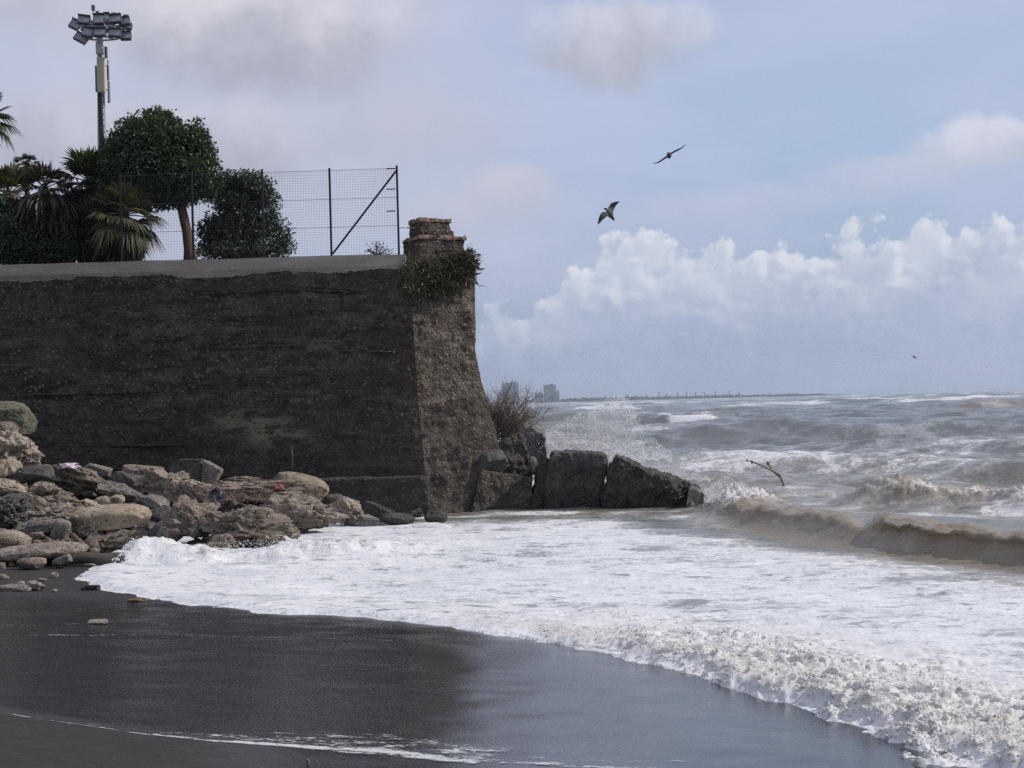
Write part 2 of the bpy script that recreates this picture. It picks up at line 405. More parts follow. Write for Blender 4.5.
ccol = w.mix(w.math('MULTIPLY', lit, .92), body, (.755, .785, .845))
cmask = w.math('MULTIPLY', w.math('MULTIPLY', cm, w.step(-2.4, .1, A)), w.step(-.1, .9, E, .10, .93))
col = w.mix(cmask, col, ccol)
col = w.mix(w.step(.0, -.3, E), col, (.2, .22, .26))
w._in(w.bg.inputs[0], col); w.bg.inputs[1].default_value = 1.0

SC.view_settings.view_transform = 'Standard'; SC.view_settings.look = 'None'
SC.view_settings.exposure = 0; SC.view_settings.gamma = 1
SC.render.engine = 'CYCLES'
SC.cycles.use_denoising = False
SC.cycles.sample_clamp_indirect = 4
SC.cycles.use_adaptive_sampling = True; SC.cycles.adaptive_threshold = .015
SC.cycles.max_bounces = 6; SC.cycles.diffuse_bounces = 3; SC.cycles.glossy_bounces = 3; SC.cycles.transparent_max_bounces = 12
SC.cycles.caustics_reflective = False; SC.cycles.caustics_refractive = False

def add_haze(dens_):
    mb = MB(); x0, x1, y0, y1, z0, z1 = -9500, 9500, -400, 9500, -6, 78
    mb.box(((x0+x1)/2, (y0+y1)/2, (z0+z1)/2), (x1-x0, y1-y0, z1-z0))
    n = NT('haze_air'); n.N.remove(n.b)
    v = n.nd('ShaderNodeVolumePrincipled'); v.inputs['Density'].default_value = dens_; v.inputs['Color'].default_value = (.74, .85, 1, 1); v.inputs['Anisotropy'].default_value = .2
    n.L.new(v.outputs[0], n.out.inputs['Volume'])
    tag(mb.build('haze', n.m), kind='stuff')
add_haze(1.35e-4)

# ---------------------------------------------------------------- beach shape
def sdir(X, Y): return .78*X+.63*Y
def beach_base(X, Y):
    s = sdir(X, Y)
    s0 = np.maximum(s, 0)
    z_ = .24+1.36*np.exp(-s0/5.2)-.012*s0
    z_ = np.where(s < 0, 1.6-.15*s, z_)
    return z_-np.maximum(s-11.5, 0)*.05
def on_beach(px, py):
    d = ray(px, py); t = np.linspace(3, 60, 4000)
    h = H_CAM+d[2]*t-beach_base(d[0]*t, d[1]*t)
    i = np.argmax(h < 0) if (h < 0).any() else len(t)-1
    return np.array([d[0]*t[i], d[1]*t[i], H_CAM+d[2]*t[i]])
EDGE_PX = [(78, 578), (100, 590), (140, 597), (180, 603), (220, 608), (260, 613), (320, 616), (370, 619), (410, 623), (450, 628), (485, 633), (520, 637), (560, 645), (600, 653),
           (640, 661), (680, 671), (720, 683), (760, 697), (790, 704), (820, 716), (850, 724), (880, 734), (915, 745), (955, 762), (985, 775)]
edge = [tuple(on_beach(*p)[:2]) for p in EDGE_PX]
back = [(-13, 43), (-11.2, 37), (-9.6, 32), tuple(on_beach(112, 561)[:2]), tuple(on_beach(90, 568)[:2])]
e0, e1 = np.array(edge[-1]), np.array(edge[-2])
dr = (e0-e1)/np.linalg.norm(e0-e1)
SHORE = np.array(back+edge+[tuple(e0+dr*3), (6.5, 4), (9, -2), (16, -20)])
def signed_dist(X, Y, poly):
    """distance to a polyline, positive on its left-hand side when walked from first to last point"""
    best = np.full(X.shape, 1e9); sg = np.ones(X.shape); arc = np.zeros(X.shape); acc = 0
    for (ax, ay), (bx, by) in zip(poly[:-1], poly[1:]):
        dx, dy = bx-ax, by-ay; L2 = dx*dx+dy*dy; L = math.sqrt(L2)
        t = np.clip(((X-ax)*dx+(Y-ay)*dy)/L2, 0, 1)
        qx, qy = X-ax-t*dx, Y-ay-t*dy; d = np.hypot(qx, qy)
        m = d < best-1e-9
        best = np.where(m, d, best); sg = np.where(m, np.sign(dx*qy-dy*qx+1e-12), sg); arc = np.where(m, acc+t*L, arc); acc += L
    return best*sg, arc
# ---------------------------------------------------------------- rocks: list first, the beach rises under them
# px, py = middle in the photo, w, h in photo pixels, rot = tilt in the picture plane (degrees, + = left end down), kind, style
RK = [
 (6,421,56,38,-4,'olive','round','large olive-grey boulder at the very top of the rock pile against the wall'),
 (4,433,26,22,0,'brown','round','small brown boulder wedged beneath the olive-grey boulder at the top of the pile'),
 (12,452,58,40,-20,'tan','craggy','craggy light tan boulder under the olive-grey one at the top of the pile'),
 (11,467,20,17,-30,'tan','round','small rounded tan stone just left of the tilted dark slab'),
 (-4,472,22,24,0,'brown','craggy','brown rough stone cut by the picture edge beside the small rounded tan stone'),
 (30,476,42,19,14,'dark','slab','dark grey flat slab lying tilted on the left of the pile'),
 (74,479,72,30,-20,'brown','craggy','long brown earthy boulder sloping down to the right under the scrap of pale plastic'),
 (98,470,26,9,-14,'grey','slab','thin grey slab at the crest of the pile right of the pale plastic'),
 (6,488,52,17,-16,'pale','craggy','pale sunlit boulder roofing a dark hollow on the left of the pile'),
 (4,511,50,34,0,'dark','craggy','boulder darkened for the shade in the hollow beneath the pale sunlit boulder'),  # dark rock colour carries the shade of the hollow
 (4,515,16,9,-38,'grey','slab','short grey slab leaning inside the dark hollow at the left edge'),
 (45,491,32,20,10,'tan','craggy','broken tan stone right under the tilted dark slab'),
 (65,503,42,15,-8,'brown','craggy','brown lumpy stone between the broken tan stone and the oval boulder'),
 (89,505,26,11,-18,'pale','craggy','small pale stone just above the left end of the smooth oval boulder'),
 (52,514,50,20,2,'tan','craggy','squat grey-tan stone touching the left end of the smooth oval boulder'),
 (109,517,78,24,3,'smooth','oval','long smooth beige oval boulder in the middle of the pile'),
 (117,500,15,11,0,'pale','round','little pale stone sitting on the smooth oval boulder'),
 (102,502,16,11,10,'tan','round','little tan stone sitting beside the little pale one on the oval boulder'),
 (38,527,48,13,3,'grey','slab','flat grey slab lying low between the dark hollow and the upright slab'),
 (61,533,15,25,-18,'grey','slab','grey slab standing on edge below the smooth oval boulder'),
 (8,540,42,19,-6,'tan','round','rounded tan boulder low on the left above the long low boulder'),
 (36,536,18,8,0,'brown','craggy','reddish brown stone tucked under the flat grey slab'),
 (40,543,16,7,4,'brown','craggy','thin brown stone on top of the long low boulder'),
 (36,552,96,15,3,'tan','oval','long low log-shaped boulder at the foot of the pile on the sand'),
 (113,541,52,19,6,'brown','craggy','reddish brown low boulder under the smooth oval boulder beside the foam'),
 (84,533,26,15,0,'dark','craggy','stone darkened for the shadow in the gap beneath the smooth oval boulder'),  # shadow of the gap, put in as a dark-coloured stone
 (128,482,30,16,-14,'dark','slab','dark brown slab high in the pile near the foot of the wall'),
 (142,472,38,13,-6,'brown','slab','flat brown slab at the crest of the pile left of the big craggy boulder'),
 (122,494,48,20,-18,'grey','facet','angular grey boulder sloping down behind the smooth oval boulder'),
 (166,485,58,33,-14,'tan','craggy','big craggy tan boulder pitted with holes at the top of the pile'),
 (153,503,36,18,-22,'grey','facet','light grey angular boulder below the big pitted tan boulder'),
 (164,515,32,18,-20,'dark','facet','dark bluish block overhanging a black gap right of the oval boulder'),
 (157,536,28,24,18,'dark','facet','dark angular rock standing at the edge of the foam right of the oval boulder'),
 (192,520,62,44,-8,'brown','craggy','big brown pitted boulder in the middle of the pile under the craggy tan one'),
 (199,492,46,22,-16,'tan','craggy','tan boulder sloping down between the craggy boulder and the driftwood heap'),
 (245,526,90,40,-3,'brown','craggy','largest brown craggy boulder at the foam edge under the driftwood heap'),
 (252,491,108,22,-2,'brown','craggy','broad brown boulder carrying the driftwood heap'),
 (300,489,54,30,-14,'smooth','round','smooth beige rounded boulder behind the driftwood heap'),
 (302,513,92,38,-4,'tan','craggy','wide tan boulder at the right end of the pile above the foam'),
 (346,511,36,27,-10,'tan','craggy','tan lumpy boulder at the seaward tip of the pile'),
 (334,500,20,12,0,'dark','round','dark stone half hidden behind the lumpy boulder at the tip of the pile'),
 (240,481,40,9,2,'tan','craggy','low tan stone behind the driftwood heap below the wall'),
 (378,511,30,12,-22,'dark','slab','dark slab leaning against the wall footing beyond the pile tip'),
 (366,525,42,10,-6,'dark','oval','low dark wet rock in the foam off the tip of the pile'),
 (397,519,34,12,-4,'dark','oval','grey wet rock in the foam in front of the wall footing'),
 (414,514,18,9,12,'dark','craggy','small dark rock at the foot of the wall near its corner'),
 (436,522,22,13,6,'dark','round','round black rock alone in the foam below the wall corner'),
 (268,540,24,11,0,'brown','craggy','small brown rock awash in the foam under the largest brown boulder'),
 (288,530,26,14,-20,'brown','craggy','brown rock awash below the wide tan boulder'),
 (222,540,26,12,0,'brown','craggy','low brown rock at the foam line under the big brown boulder'),
 (62,561,18,9,20,'grey','slab','small grey stone under the end of the long low boulder'),
 (32,563,28,11,0,'brown','round','rounded brown stone half buried in sand below the long low boulder'),
 (3,577,13,6,-6,'pale','round','pale pebble at the left picture edge on dry sand'),
 (13,588,36,7,-2,'grey','slab','flat grey stone lying on the sand at the left picture edge'),
 (36,586,20,11,-20,'pale','facet','pale pointed stone on the sand beside the flat grey stone'),
 (21,584,8,6,0,'tan','round','small tan pebble between the flat grey stone and the pale pointed stone'),
 (54,575,9,6,0,'tan','round','small rounded pebble on the sand below the driftwood log'),
 (41,580,12,4,0,'grey','round','low grey pebble behind the pale pointed stone'),
 (55,591,5,4,0,'pale','round','tiny pale pebble on wet sand right of the pale pointed stone'),
 (98,622,20,5,0,'pale','slab','thin pale flat stone alone on the wet dark sand'),
]
_bx = [0, 80, 130, 200, 260, 320, 370, 430]; _by = [570, 566, 553, 548, 549, 537, 530, 525]
_tx = [0, 40, 70, 200, 330, 430]; _ty = [404, 440, 466, 474, 482, 505]
def pile_Y(px, py):
    yb = np.interp(px, _bx, _by); yt = np.interp(px, _tx, _ty)
    Yb = (H_CAM-np.interp(px, [230, 360], [.35, .06]))/((yb-(416.7-.0269*px))/F_PX)
    t = np.clip((yb-py)/(yb-yt), 0, 1)
    return Yb+t*(40.9-Yb)*.97
ROCKS = []
for (px, py, w_, h_, rot, kind, style, lab) in RK:
    if py >= 570:
        c = on_beach(px, py+h_*.4); Y = c[1]; P0 = at(px, py, Y)
    else:
        w_, h_ = w_*1.07, h_*1.06
        Y = pile_Y(px, py+h_*.25); P0 = at(px, py, Y)
    k = Y/F_PX
    ROCKS.append(dict(P=P0, w=w_*k, h=h_*k, rot=rot, kind=kind, style=style, lab=lab, pile=py < 566))
_pc = np.array([[r['P'][0], r['P'][1]+.2*r['w'], r['P'][2]-.30*r['h']] for r in ROCKS if r['pile'] and r['P'][0] < -4.6])
def beach_z(X, Y):
    z_ = beach_base(X, Y)
    m = (Y > 22) & (Y < 46) & (X < 1)
    if m.any():
        x_, y_ = X[m], Y[m]
        xq = np.maximum(x_, -14.5)
        sw = np.zeros(x_.shape); sz = np.zeros(x_.shape)
        for (cx_, cy_, cz_) in _pc:
            q = np.exp(-((xq-cx_)**2+(y_-cy_)**2)/(2*.62**2)); sw += q; sz += q*cz_
        mz = sz/(sw+1e-9)-.12; f = sstep(.5, 1.3, sw)
        z_[m] = z_[m]+f*np.maximum(mz-z_[m], 0)
    return z_

# ---------------------------------------------------------------- sand
SWASH_PX = [(-40, 708), (0, 714), (50, 721), (100, 729), (150, 736), (200, 741), (250, 746), (300, 749), (350, 752), (400, 757), (470, 766), (540, 782)]
SWASH = np.array([on_beach(*p)[:2] for p in SWASH_PX])
xs = np.concatenate([np.arange(-45, -20, .5), np.arange(-20, 8, .1), np.arange(8, 30, .5)]); ys = np.concatenate([np.arange(-12, 4, .5), np.arange(4, 46, .1)])
GX, GY = np.meshgrid(xs, ys); gx, gy = GX.ravel(), GY.ravel()
bz = beach_z(gx, gy)+.012*fbm2(gx*.9, gy*.9, 3, 5)*sstep(4, 8, gy)
swd, _ = signed_dist(gx, gy, SWASH)
wet = sstep(-.05, .35, swd)*sstep(0, 1, 9+swd)
shd, _ = signed_dist(gx, gy, SHORE)
dryl = sstep(21.5, 24., gy+.25*(gx+8))*sstep(-4.5, -6.5, gx)     # drier sand at the foot of the rocks
wet = np.maximum(wet, sstep(-2.5, -1.3, gx+.12*(gy-9)))
wet = wet*(1-.85*dryl)
nx_, ny_ = len(xs), len(ys)
I = np.arange(nx_*ny_).reshape(ny_, nx_)
quads = np.stack([I[:-1, :-1], I[:-1, 1:], I[1:, 1:], I[1:, :-1]], -1).reshape(-1, 4)
def sand_mat():
    n = NT('dark_volcanic_sand'); p = n.pos()
    wet_ = n.attr('wet')
    st = n.scale(p, (.62, 1.55, 1))
    lo = n.noise(st, .55, 4, .55); mid = n.noise(st, 2.6, 5, .6); gr = n.noise(p, 90, 3, .7); gr2 = n.noise(p, 22, 4, .7)
    wv = n.math('ADD', wet_, n.math('MULTIPLY', n.math('SUBTRACT', mid, .5), .35), clamp=True)
    dryc = n.mix(gr, (.024, .0222, .0205), (.052, .048, .044)); wetc = n.mix(n.step(.35, .7, n.noise(p, 55, 3, .8)), (.006, .007, .009), (.034, .036, .040))
    X, Y, Z = n.sep(p)
    film = n.step(-3.4, .6, n.math('ADD', n.math('ADD', X, n.math('MULTIPLY', Y, .03)), n.math('MULTIPLY', n.math('SUBTRACT', lo, .5), 3.2)))
    rw = n.fmix(film, .24, n.math('ADD', .10, n.math('MULTIPLY', n.math('SUBTRACT', mid, .4), .30)))
    rough = n.fmix(wv, .8, rw)
    gr3 = n.noise(n.scale(p, (.7, 1, 1)), 42, 3, .75)
    hgt = n.math('ADD', n.math('MULTIPLY', gr2, .7), n.math('ADD', n.math('MULTIPLY', gr3, 1.0), n.math('ADD', n.math('MULTIPLY', gr, .3), n.math('MULTIPLY', mid, .9))))
    spec = n.fmix(wv, .15, n.fmix(film, .5, n.math('ADD', 1.35, n.math('MULTIPLY', n.math('SUBTRACT', lo, .5), 2.2))))
    fl = n.noise(n.scale(p, (.55, 1.25, 1)), 30, 3, .75); fz = n.noise(n.scale(p, (.5, 1.4, 1)), 1.3, 4, .6)
    fleck = n.math('MULTIPLY', n.step(.635, .70, fl), n.step(.42, .64, fz))
    rib = n.math('MULTIPLY', n.step(.5, .68, n.noise(n.scale(p, (.35, 1.9, 1)), 3.2, 5, .65)), .5)
    wetc = n.mix(rib, wetc, (.034, .037, .043))
    wetc = n.mix(n.math('MULTIPLY', fleck, .7), wetc, (.20, .21, .22))
    return n.set(color=n.mix(wv, dryc, wetc), rough=rough, normal=n.bump(hgt, .35, .0036), spec=n.math('MULTIPLY', spec, n.math('ADD', n.step(.32, .62, gr3, .45, 1.25), n.step(.42, .66, n.noise(n.scale(p, (.5, 1.3, 1)), 9, 5, .7), -.15, .55))))
tag(mesh_obj('beach_sand', np.stack([gx, gy, bz], 1), quads, sand_mat(), None, True, {'wet': wet}), kind='structure')

# ---------------------------------------------------------------- sea
cr_px = [((690, 512), 39.5), ((720, 517), 37.6), ((760, 523), 35.6), ((800, 529), 33.8), ((850, 536), 31.6), ((872, 540), 30.4), ((920, 549), 28.9), ((975, 557), 27.4), ((1024, 564), 26.4)]
CREST = [(-9, 41.6), (-2.6, 41.2), (1, 40.9), (3.2, 40.6)]+[(at(p[0], p[1], Y)[0], Y+.9) for p, Y in cr_px]
CREST += [(11.8, 21), (14, 16), (16, 8), (18, -6)]
CREST = np.array(CREST)             # walked so that positive = seaward
W2 = np.array([(26, 22), (20, 32), (16.8, 38), (14, 41.3), (11.6, 43.6), (9.2, 46)][::-1])
W3p = [((118, 566), 28.0), ((132, 560), 28.6), ((150, 556), 29.0), ((210, 556), 29.2), ((270, 556), 29.3), ((330, 553), 29.7), ((385, 549), 30.6), ((445, 544), 31.6)]
W3 = np.array([(at(p[0], p[1], Y)[0], Y) for p, Y in W3p])
th = np.linspace(R(-33), R(33), 1150)
rr = [6.0]
while rr[-1] < 9200:
    q = rr[-1]; rr.append(q*(1+(.0026 if q < 46 else .0042 if q < 320 else .013)))
rr = np.array(rr)
TH, RR = np.meshgrid(th, rr); sx, sy = (RR*np.sin(TH)).ravel(), (RR*np.cos(TH)).ravel()
rflat = RR.ravel()
D, arcS = signed_dist(sx, sy, SHORE)
_pg = list(map(tuple, SHORE))+[(12000, -20), (12000, 12000), (-12000, 12000), (-12000, 43)]
_in = np.zeros(sx.shape, bool)
for (ax, ay), (bx_, by_) in zip(_pg, _pg[1:]+_pg[:1]):
    if ay != by_: _in ^= ((ay > sy) != (by_ > sy)) & (sx < (bx_-ax)*(sy-ay)/(by_-ay)+ax)
D = np.where(_in, 1, -1)*np.abs(D)
Wd, arcW = signed_dist(sx, sy, CREST)
zb = beach_base(sx, sy)
sea = np.zeros(sx.shape); foam = np.zeros(sx.shape); silt_shade = np.zeros(sx.shape)
# open water: several wave trains
def train(lam, amp, ang, seed, sharp=1.5, groups=.5):
    kx, ky = math.sin(ang)*2*math.pi/lam, math.cos(ang)*2*math.pi/lam
    fade = np.clip((lam*250-rflat)/(lam*120), 0, 1)
    wob = 1.5*perlin(sx/lam*.35, sy/lam*.22, None, seed)
    ph = sx*kx+sy*ky+seed*1.7+wob*1.6
    s_ = (.5+.5*np.sin(ph))**sharp
    gmod = .45+groups*(perlin(sx/lam*.3+9, sy/lam*.25, None, seed+50)+.55)
    return amp*(s_*2-.75)*np.clip(gmod, 0, 1.6)*fade, s_*np.clip(gmod, 0, 1.5)
open_ = np.zeros(sx.shape); crest = np.zeros(sx.shape)
for i, (lam, amp, ang, sh, gp) in enumerate([(46, .52, R(14), 2.2, .8), (31, .36, R(28), 2.2, .8), (19, .26, R(4), 2., .9), (13, .17, R(36), 1.8, .9), (8.2, .13, R(-12), 1.6, .9), (5.1, .095, R(48), 1.5, .9), (3.1, .06, R(20), 1.4, .9), (1.9, .04, R(-25), 1.3, .9)]):
    a_, c_ = train(lam, amp, ang, i+3, sh, gp); open_ += a_
    if lam > 12: crest = np.maximum(crest, c_*(1 if lam > 25 else .8))
nearf = sstep(.5, 9., Wd)
near = rflat < 130
rip = np.zeros(sx.shape)
rip[near] = fbm2(sx[near]*1.1, sy[near]*1.5, 4, 70, .55)
sea += open_*nearf+.05*rip*(.25+.75*nearf)
# swash sheet over the beach
edgez = .27*np.exp(-np.maximum(D, 0)/9.)
inside = D > 0
basez = np.where(inside, np.maximum(zb+.03*sstep(0, .35, D), edgez), zb+.22*D)
basez = np.where(D > 16, np.maximum(edgez, 0), basez)
sea += basez
# lumpy bore along the front edge, growing towards the right
nm = (D > -.8) & (D < 9) & (rflat < 45)
ex, ey, eD = sx[nm], sy[nm], D[nm]
px_of = 512+F_PX*ex/ey
grow = sstep(330, 900, px_of)
jag = .30*fbm2(ex*1.1, ey*1.1, 5, 31, .6)*(.35+.9*grow)
eD2 = eD+jag
wx, wy = .12*perlin(ex*3, ey*3, None, 28), .12*perlin(ex*3, ey*3, None, 29)
b2 = np.abs(perlin(ex*1.7+3+wx, ey*1.7+wy, None, 35)); b3 = np.abs(perlin(ex*4.3+wx*3, ey*4.3+wy*3, None, 36)); b4 = np.abs(perlin(ex*9.5+wx*5, ey*9.5+wy*5, None, 37)); b5 = np.abs(perlin(ex*19, ey*19, None, 38))
lump = b2*1.0+b3*.80+b4*.42+b5*.2
clus = .55+.9*np.clip(fbm2(ex*.6, ey*.6, 2, 39)+.3, 0, 1)
band = sstep(-.02, .45, eD2)*sstep(3.0+.9*grow, .5+.5*grow, eD2)
ridge = sstep(-.05, .55, eD2)*np.exp(-(np.maximum(eD2-.55, 0)/(.35+.55*grow))**2)
dz = grow*(.065*ridge*(.8+.7*clus)+band*clus*.11*lump+band*.012*fbm2(ex*26, ey*26, 2, 25))+(.022+.018*(1-grow))*sstep(0, .25, eD2)*(.4+.6*ridge)
sea[nm] += dz+(zb[nm]+.22*eD2-(zb[nm]+.22*eD))*(eD < .0)
borelump = np.zeros(sx.shape); borelump[nm] = lump
offx = np.zeros(sx.shape); offy = np.zeros(sx.shape)
offx[nm] += band*grow*.06*perlin(ex*5, ey*5, None, 26); offy[nm] += band*grow*.06*perlin(ex*5, ey*5, None, 27)-band*grow*.10*np.clip(b3*1.2, 0, .8)
boreband = np.zeros(sx.shape); boreband[nm] = band*grow
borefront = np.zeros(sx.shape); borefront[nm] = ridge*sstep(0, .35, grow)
# surface of the foam sheet: low swells and small lumps
sh_m = (D > .3) & (rflat < 46) & (Wd < 2)
fx, fy = sx[sh_m], sy[sh_m]
sea[sh_m] += (.06*fbm2(fx*.4+.2*fy, fy*.8, 4, 41, .45)+.035*np.clip(perlin(fx*.9, fy*1.6, None, 43), 0, 1)+.012*np.abs(perlin(fx*5, fy*6, None, 44))*np.clip(.5+perlin(fx*.5, fy*.7, None, 45), 0, 1))*sstep(.3, 2.5, D[sh_m])
# foam line running up against the rock pile
d3, a3 = signed_dist(sx, sy, W3)
m3 = np.abs(d3) < 4
q = d3[m3]; L3 = a3[m3]; tot3 = a3.max()
ends = sstep(0, 1.2, L3)*sstep(tot3, tot3-2., L3)
q = q+.35*fbm2(sx[m3]*.9, sy[m3]*.9, 3, 55)
g3 = np.where(q > 0, np.exp(-(q/.9)**2), np.exp(-(q/.5)**2))
wpx_, wpy_ = sx[m3]+.15*perlin(sx[m3]*2, sy[m3]*2, None, 57), sy[m3]
lm = .62+.42*np.abs(perlin(wpx_*1.0, wpy_*1.0, None, 51))+.34*np.abs(perlin(wpx_*2.2, wpy_*2.2, None, 52))+.15*np.abs(perlin(wpx_*5, wpy_*5, None, 54))+.09*np.abs(perlin(wpx_*12, wpy_*12, None, 56))
sea[m3] += .44*g3*ends*lm*(.75+.5*perlin(L3*.5, L3*0, None, 53))
wash3 = np.zeros(sx.shape); wash3[m3] = g3*ends
# the brown breaking wave: steep on the beach side, thrown forward at the lip
cl = np.array([(CREST[i]+CREST[i+1])/2 for i in range(len(CREST)-1)])
wm = (np.abs(Wd) < 9) & (rflat < 60) & (sx > 2.0)
q = Wd[wm]; pxq = 512+F_PX*sx[wm]/sy[wm]
amp = .14+.26*sstep(690, 765, pxq)+.12*sstep(855, 885, pxq)-.15*np.exp(-((pxq-862)/14.)**2)-.09*sstep(890, 1000, pxq)
amp *= sstep(680, 735, pxq)*(1+.10*perlin(sx[wm]*.45, sy[wm]*.45, None, 60)+.05*perlin(sx[wm]*1.9, sy[wm]*1.9, None, 64))
prof = np.where(q < 0, np.exp(-(q/.55)**2), np.exp(-(q/2.3)**2))
hh = amp*prof
sea[wm] += hh
# thrown lip
lipf = sstep(.55, 1., prof)*amp*np.where(q < 1.2, 1, np.exp(-(np.maximum(q-1.2, 0)/.8)**2))
gx_, gy_ = -.88, -.47
brk = sstep(868, 905, pxq)
offx[wm] += gx_*lipf*(.25+.35*brk); offy[wm] += gy_*lipf*(.25+.35*brk)
sea[wm] += -.10*np.exp(-((q+1.1)/.5)**2)*amp
sea[wm] += prof*amp*.16*fbm2(sx[wm]*2.2, sy[wm]*2.2, 3, 65)
wave1 = np.zeros(sx.shape); wave1[wm] = prof*np.clip(amp/.34, 0, 1)
# second breaker
d2, a2 = signed_dist(sx, sy, W2)
m2 = np.abs(d2) < 9
q = d2[m2]; tot2 = a2.max()
en = sstep(0, 3.5, a2[m2])
p2 = np.where(q < 0, np.exp(-(q/1.25)**2), np.exp(-(q/2.6)**2))
sea[m2] += .62*p2*en*(1+.25*perlin(sx[m2]*.4, sy[m2]*.4, None, 61))
crm = sstep(.5, .95, p2)*en
sea[m2] += crm*(.22*np.abs(perlin(sx[m2]*1.1, sy[m2]*1.1, None, 62))+.16*np.abs(perlin(sx[m2]*2.6, sy[m2]*2.6, None, 63))+.09*np.abs(perlin(sx[m2]*6, sy[m2]*6, None, 67)))+p2*en*.12*fbm2(sx[m2]*1.2, sy[m2]*1.2, 4, 68, .6)
wave2 = np.zeros(sx.shape); wave2[m2] = p2*en
wave2c = np.zeros(sx.shape); wave2c[m2] = crm*sstep(-1.6, -.4, q+.6)
# far white-capped crests
farw = [((660, 420), (775, 414), 165, .95), ((905, 410), (1040, 404), 230, .8), ((740, 441), (860, 434), 88, .35), ((860, 452), (1040, 438), 74, .4), ((560, 404), (650, 403), 420, .9), ((500, 436), (600, 432), 95, .35), ((620, 442), (720, 446), 78, .3)]
for i, (pa, pb, Y, am) in enumerate(farw):
    a_, b_ = at(*pa, Y), at(*pb, Y*1.03)
    dd, aa = signed_dist(sx, sy, np.array([a_[:2], b_[:2]])); wd_ = Y*.022+.4
    mk = np.abs(dd) < wd_*5; tt = aa[mk]/aa.max(); q = dd[mk]
    e_ = sstep(0, .25, tt)*sstep(1, .75, tt)*(.75+.5*perlin(sx[mk]*5/wd_*.12, sy[mk]*.02, None, 80+i))
    pr = np.where(q < 0, np.exp(-(q/wd_)**2), np.exp(-(q/(2.2*wd_))**2))*e_
    sea[mk] += am*pr
    if i in (0, 4): foam[mk] = np.maximum(foam[mk], .95*sstep(.45, .9, pr*(1+.6*perlin(sx[mk]*.3, sy[mk]*.1, None, 90+i))))
    else: foam[mk] = np.maximum(foam[mk], .52*sstep(.75, 1., pr))
    if i == 1: silt_shade[mk] = np.maximum(silt_shade[mk], .55*sstep(.3, .8, pr))
# foam cover
lowf = fbm2(sx*.09, sy*.14, 3, 95)
sheet = sstep(.9+.9*lowf, 4.2+1.2*lowf, -Wd)*sstep(.0, .1, D)
medf = fbm2(sx*.35+sy*.12, sy*.8-sx*.3, 3, 96)
foam = np.maximum(foam, sheet*(.80+.12*lowf+.16*medf))
foam = np.maximum(foam, sstep(-.1, .05, D)*sstep(2.5, .3, D)*np.where(D < .25, .9, .8))
foam = np.maximum(foam, wash3*1.1)
foam = foam*(1-boreband)+boreband*np.clip(.66+.36*borelump, 0, 1.0)
seaw = sstep(0., 1.5, Wd)
patch = .40+.30*lowf
wash_zone = seaw*sstep(58, 30, Wd)*(.47+.34*lowf)
foam = np.maximum(foam, wash_zone*(1-.75*wave1)*(.75+.5*medf))
foam = np.maximum(foam, seaw*(.27+.22*lowf+.10*medf)*np.exp(-rflat/900.))
caps = sstep(.95, 1.25, crest+.35*perlin(sx*.05, sy*.03, None, 97))*sstep(40, 70, rflat)
foam = np.maximum(foam, caps*.8)
foam = np.maximum(foam, wave2c*.62)
foam = np.maximum(foam, wave2*.46)
foam = np.maximum(foam, .95*sstep(-.6, -.1, D)*sstep(.35, .1, D))
streak = .14*sstep(.05, .5, fbm2(arcW*1.1, Wd*.25, 3, 66))
foam = foam*(1-(.92-streak)*sstep(.25, .8, wave1)*sstep(700, 780, 512+F_PX*sx/np.maximum(sy, 1)))
# white water round the blocks' seaward tip and behind them
tip = at(742, 508, 39.5)
foam = np.maximum(foam, 1.05*np.exp(-(((sx-tip[0])/1.1)**2+((sy-tip[1])/2.2)**2)))
tm = np.hypot(sx-tip[0], (sy-tip[1])*.6) < 4
sea[tm] += np.exp(-(((sx[tm]-tip[0])/1.0)**2+((sy[tm]-tip[1])/1.8)**2))*(.22+.32*np.abs(perlin(sx[tm]*2.2, sy[tm]*2.2, None, 98))+.26*np.abs(perlin(sx[tm]*5, sy[tm]*5, None, 99))+.16*np.abs(perlin(sx[tm]*11, sy[tm]*11, None, 100)))
bk = at(590, 452, 50)
foam = np.maximum(foam, .95*np.exp(-(((sx-bk[0])/5.)**2+((sy-bk[1])/7)**2)))
silt_shade = np.maximum(silt_shade, np.clip(1.25*wave1, 0, 1))
silt_shade = np.maximum(silt_shade, .9*np.exp(-(Wd/2.6)**2)*(rflat < 60)*(.55+.45*sstep(4, 6, sx)))
foam = np.maximum(foam, np.exp(-((Wd+.6)/2.)**2)*(rflat < 60)*(.50+.35*medf)*(.3+.7*sstep(6.2, 4.2, sx)))
silt_shade = np.maximum(silt_shade, np.clip(wave2*1.1, 0, 1))
silt_shade = np.maximum(silt_shade, .55*wash3*(.4+.9*np.clip(fbm2(sx*1.2, sy*1.2, 3, 58)+.2, 0, 1)))
silt_shade = np.maximum(silt_shade, .45*seaw*sstep(40, 5, Wd))
silt_shade = np.maximum(silt_shade, boreband*np.clip(1.15-.6*borelump, .25, 1))  # beige deepens between the lumps, crease shade put into the foam colour
silt_shade = np.maximum(silt_shade, borefront*.95)  # murky foam and the bore's shaded front, both put into the beige
_bp = at(784, 487, 49); _g = np.exp(-((sx-_bp[0])**2+(sy-_bp[1])**2)/1.7**2)
sea += _g*(.13-sea); foam = np.maximum(foam, .62*_g)
keep = (D > -.75)
SV = np.stack([sx+offx, sy+offy, sea], 1)
nt_, nr_ = len(th), len(rr)
I = np.arange(nt_*nr_).reshape(nr_, nt_)
sq = np.stack([I[:-1, :-1], I[:-1, 1:], I[1:, 1:], I[1:, :-1]], -1).reshape(-1, 4)
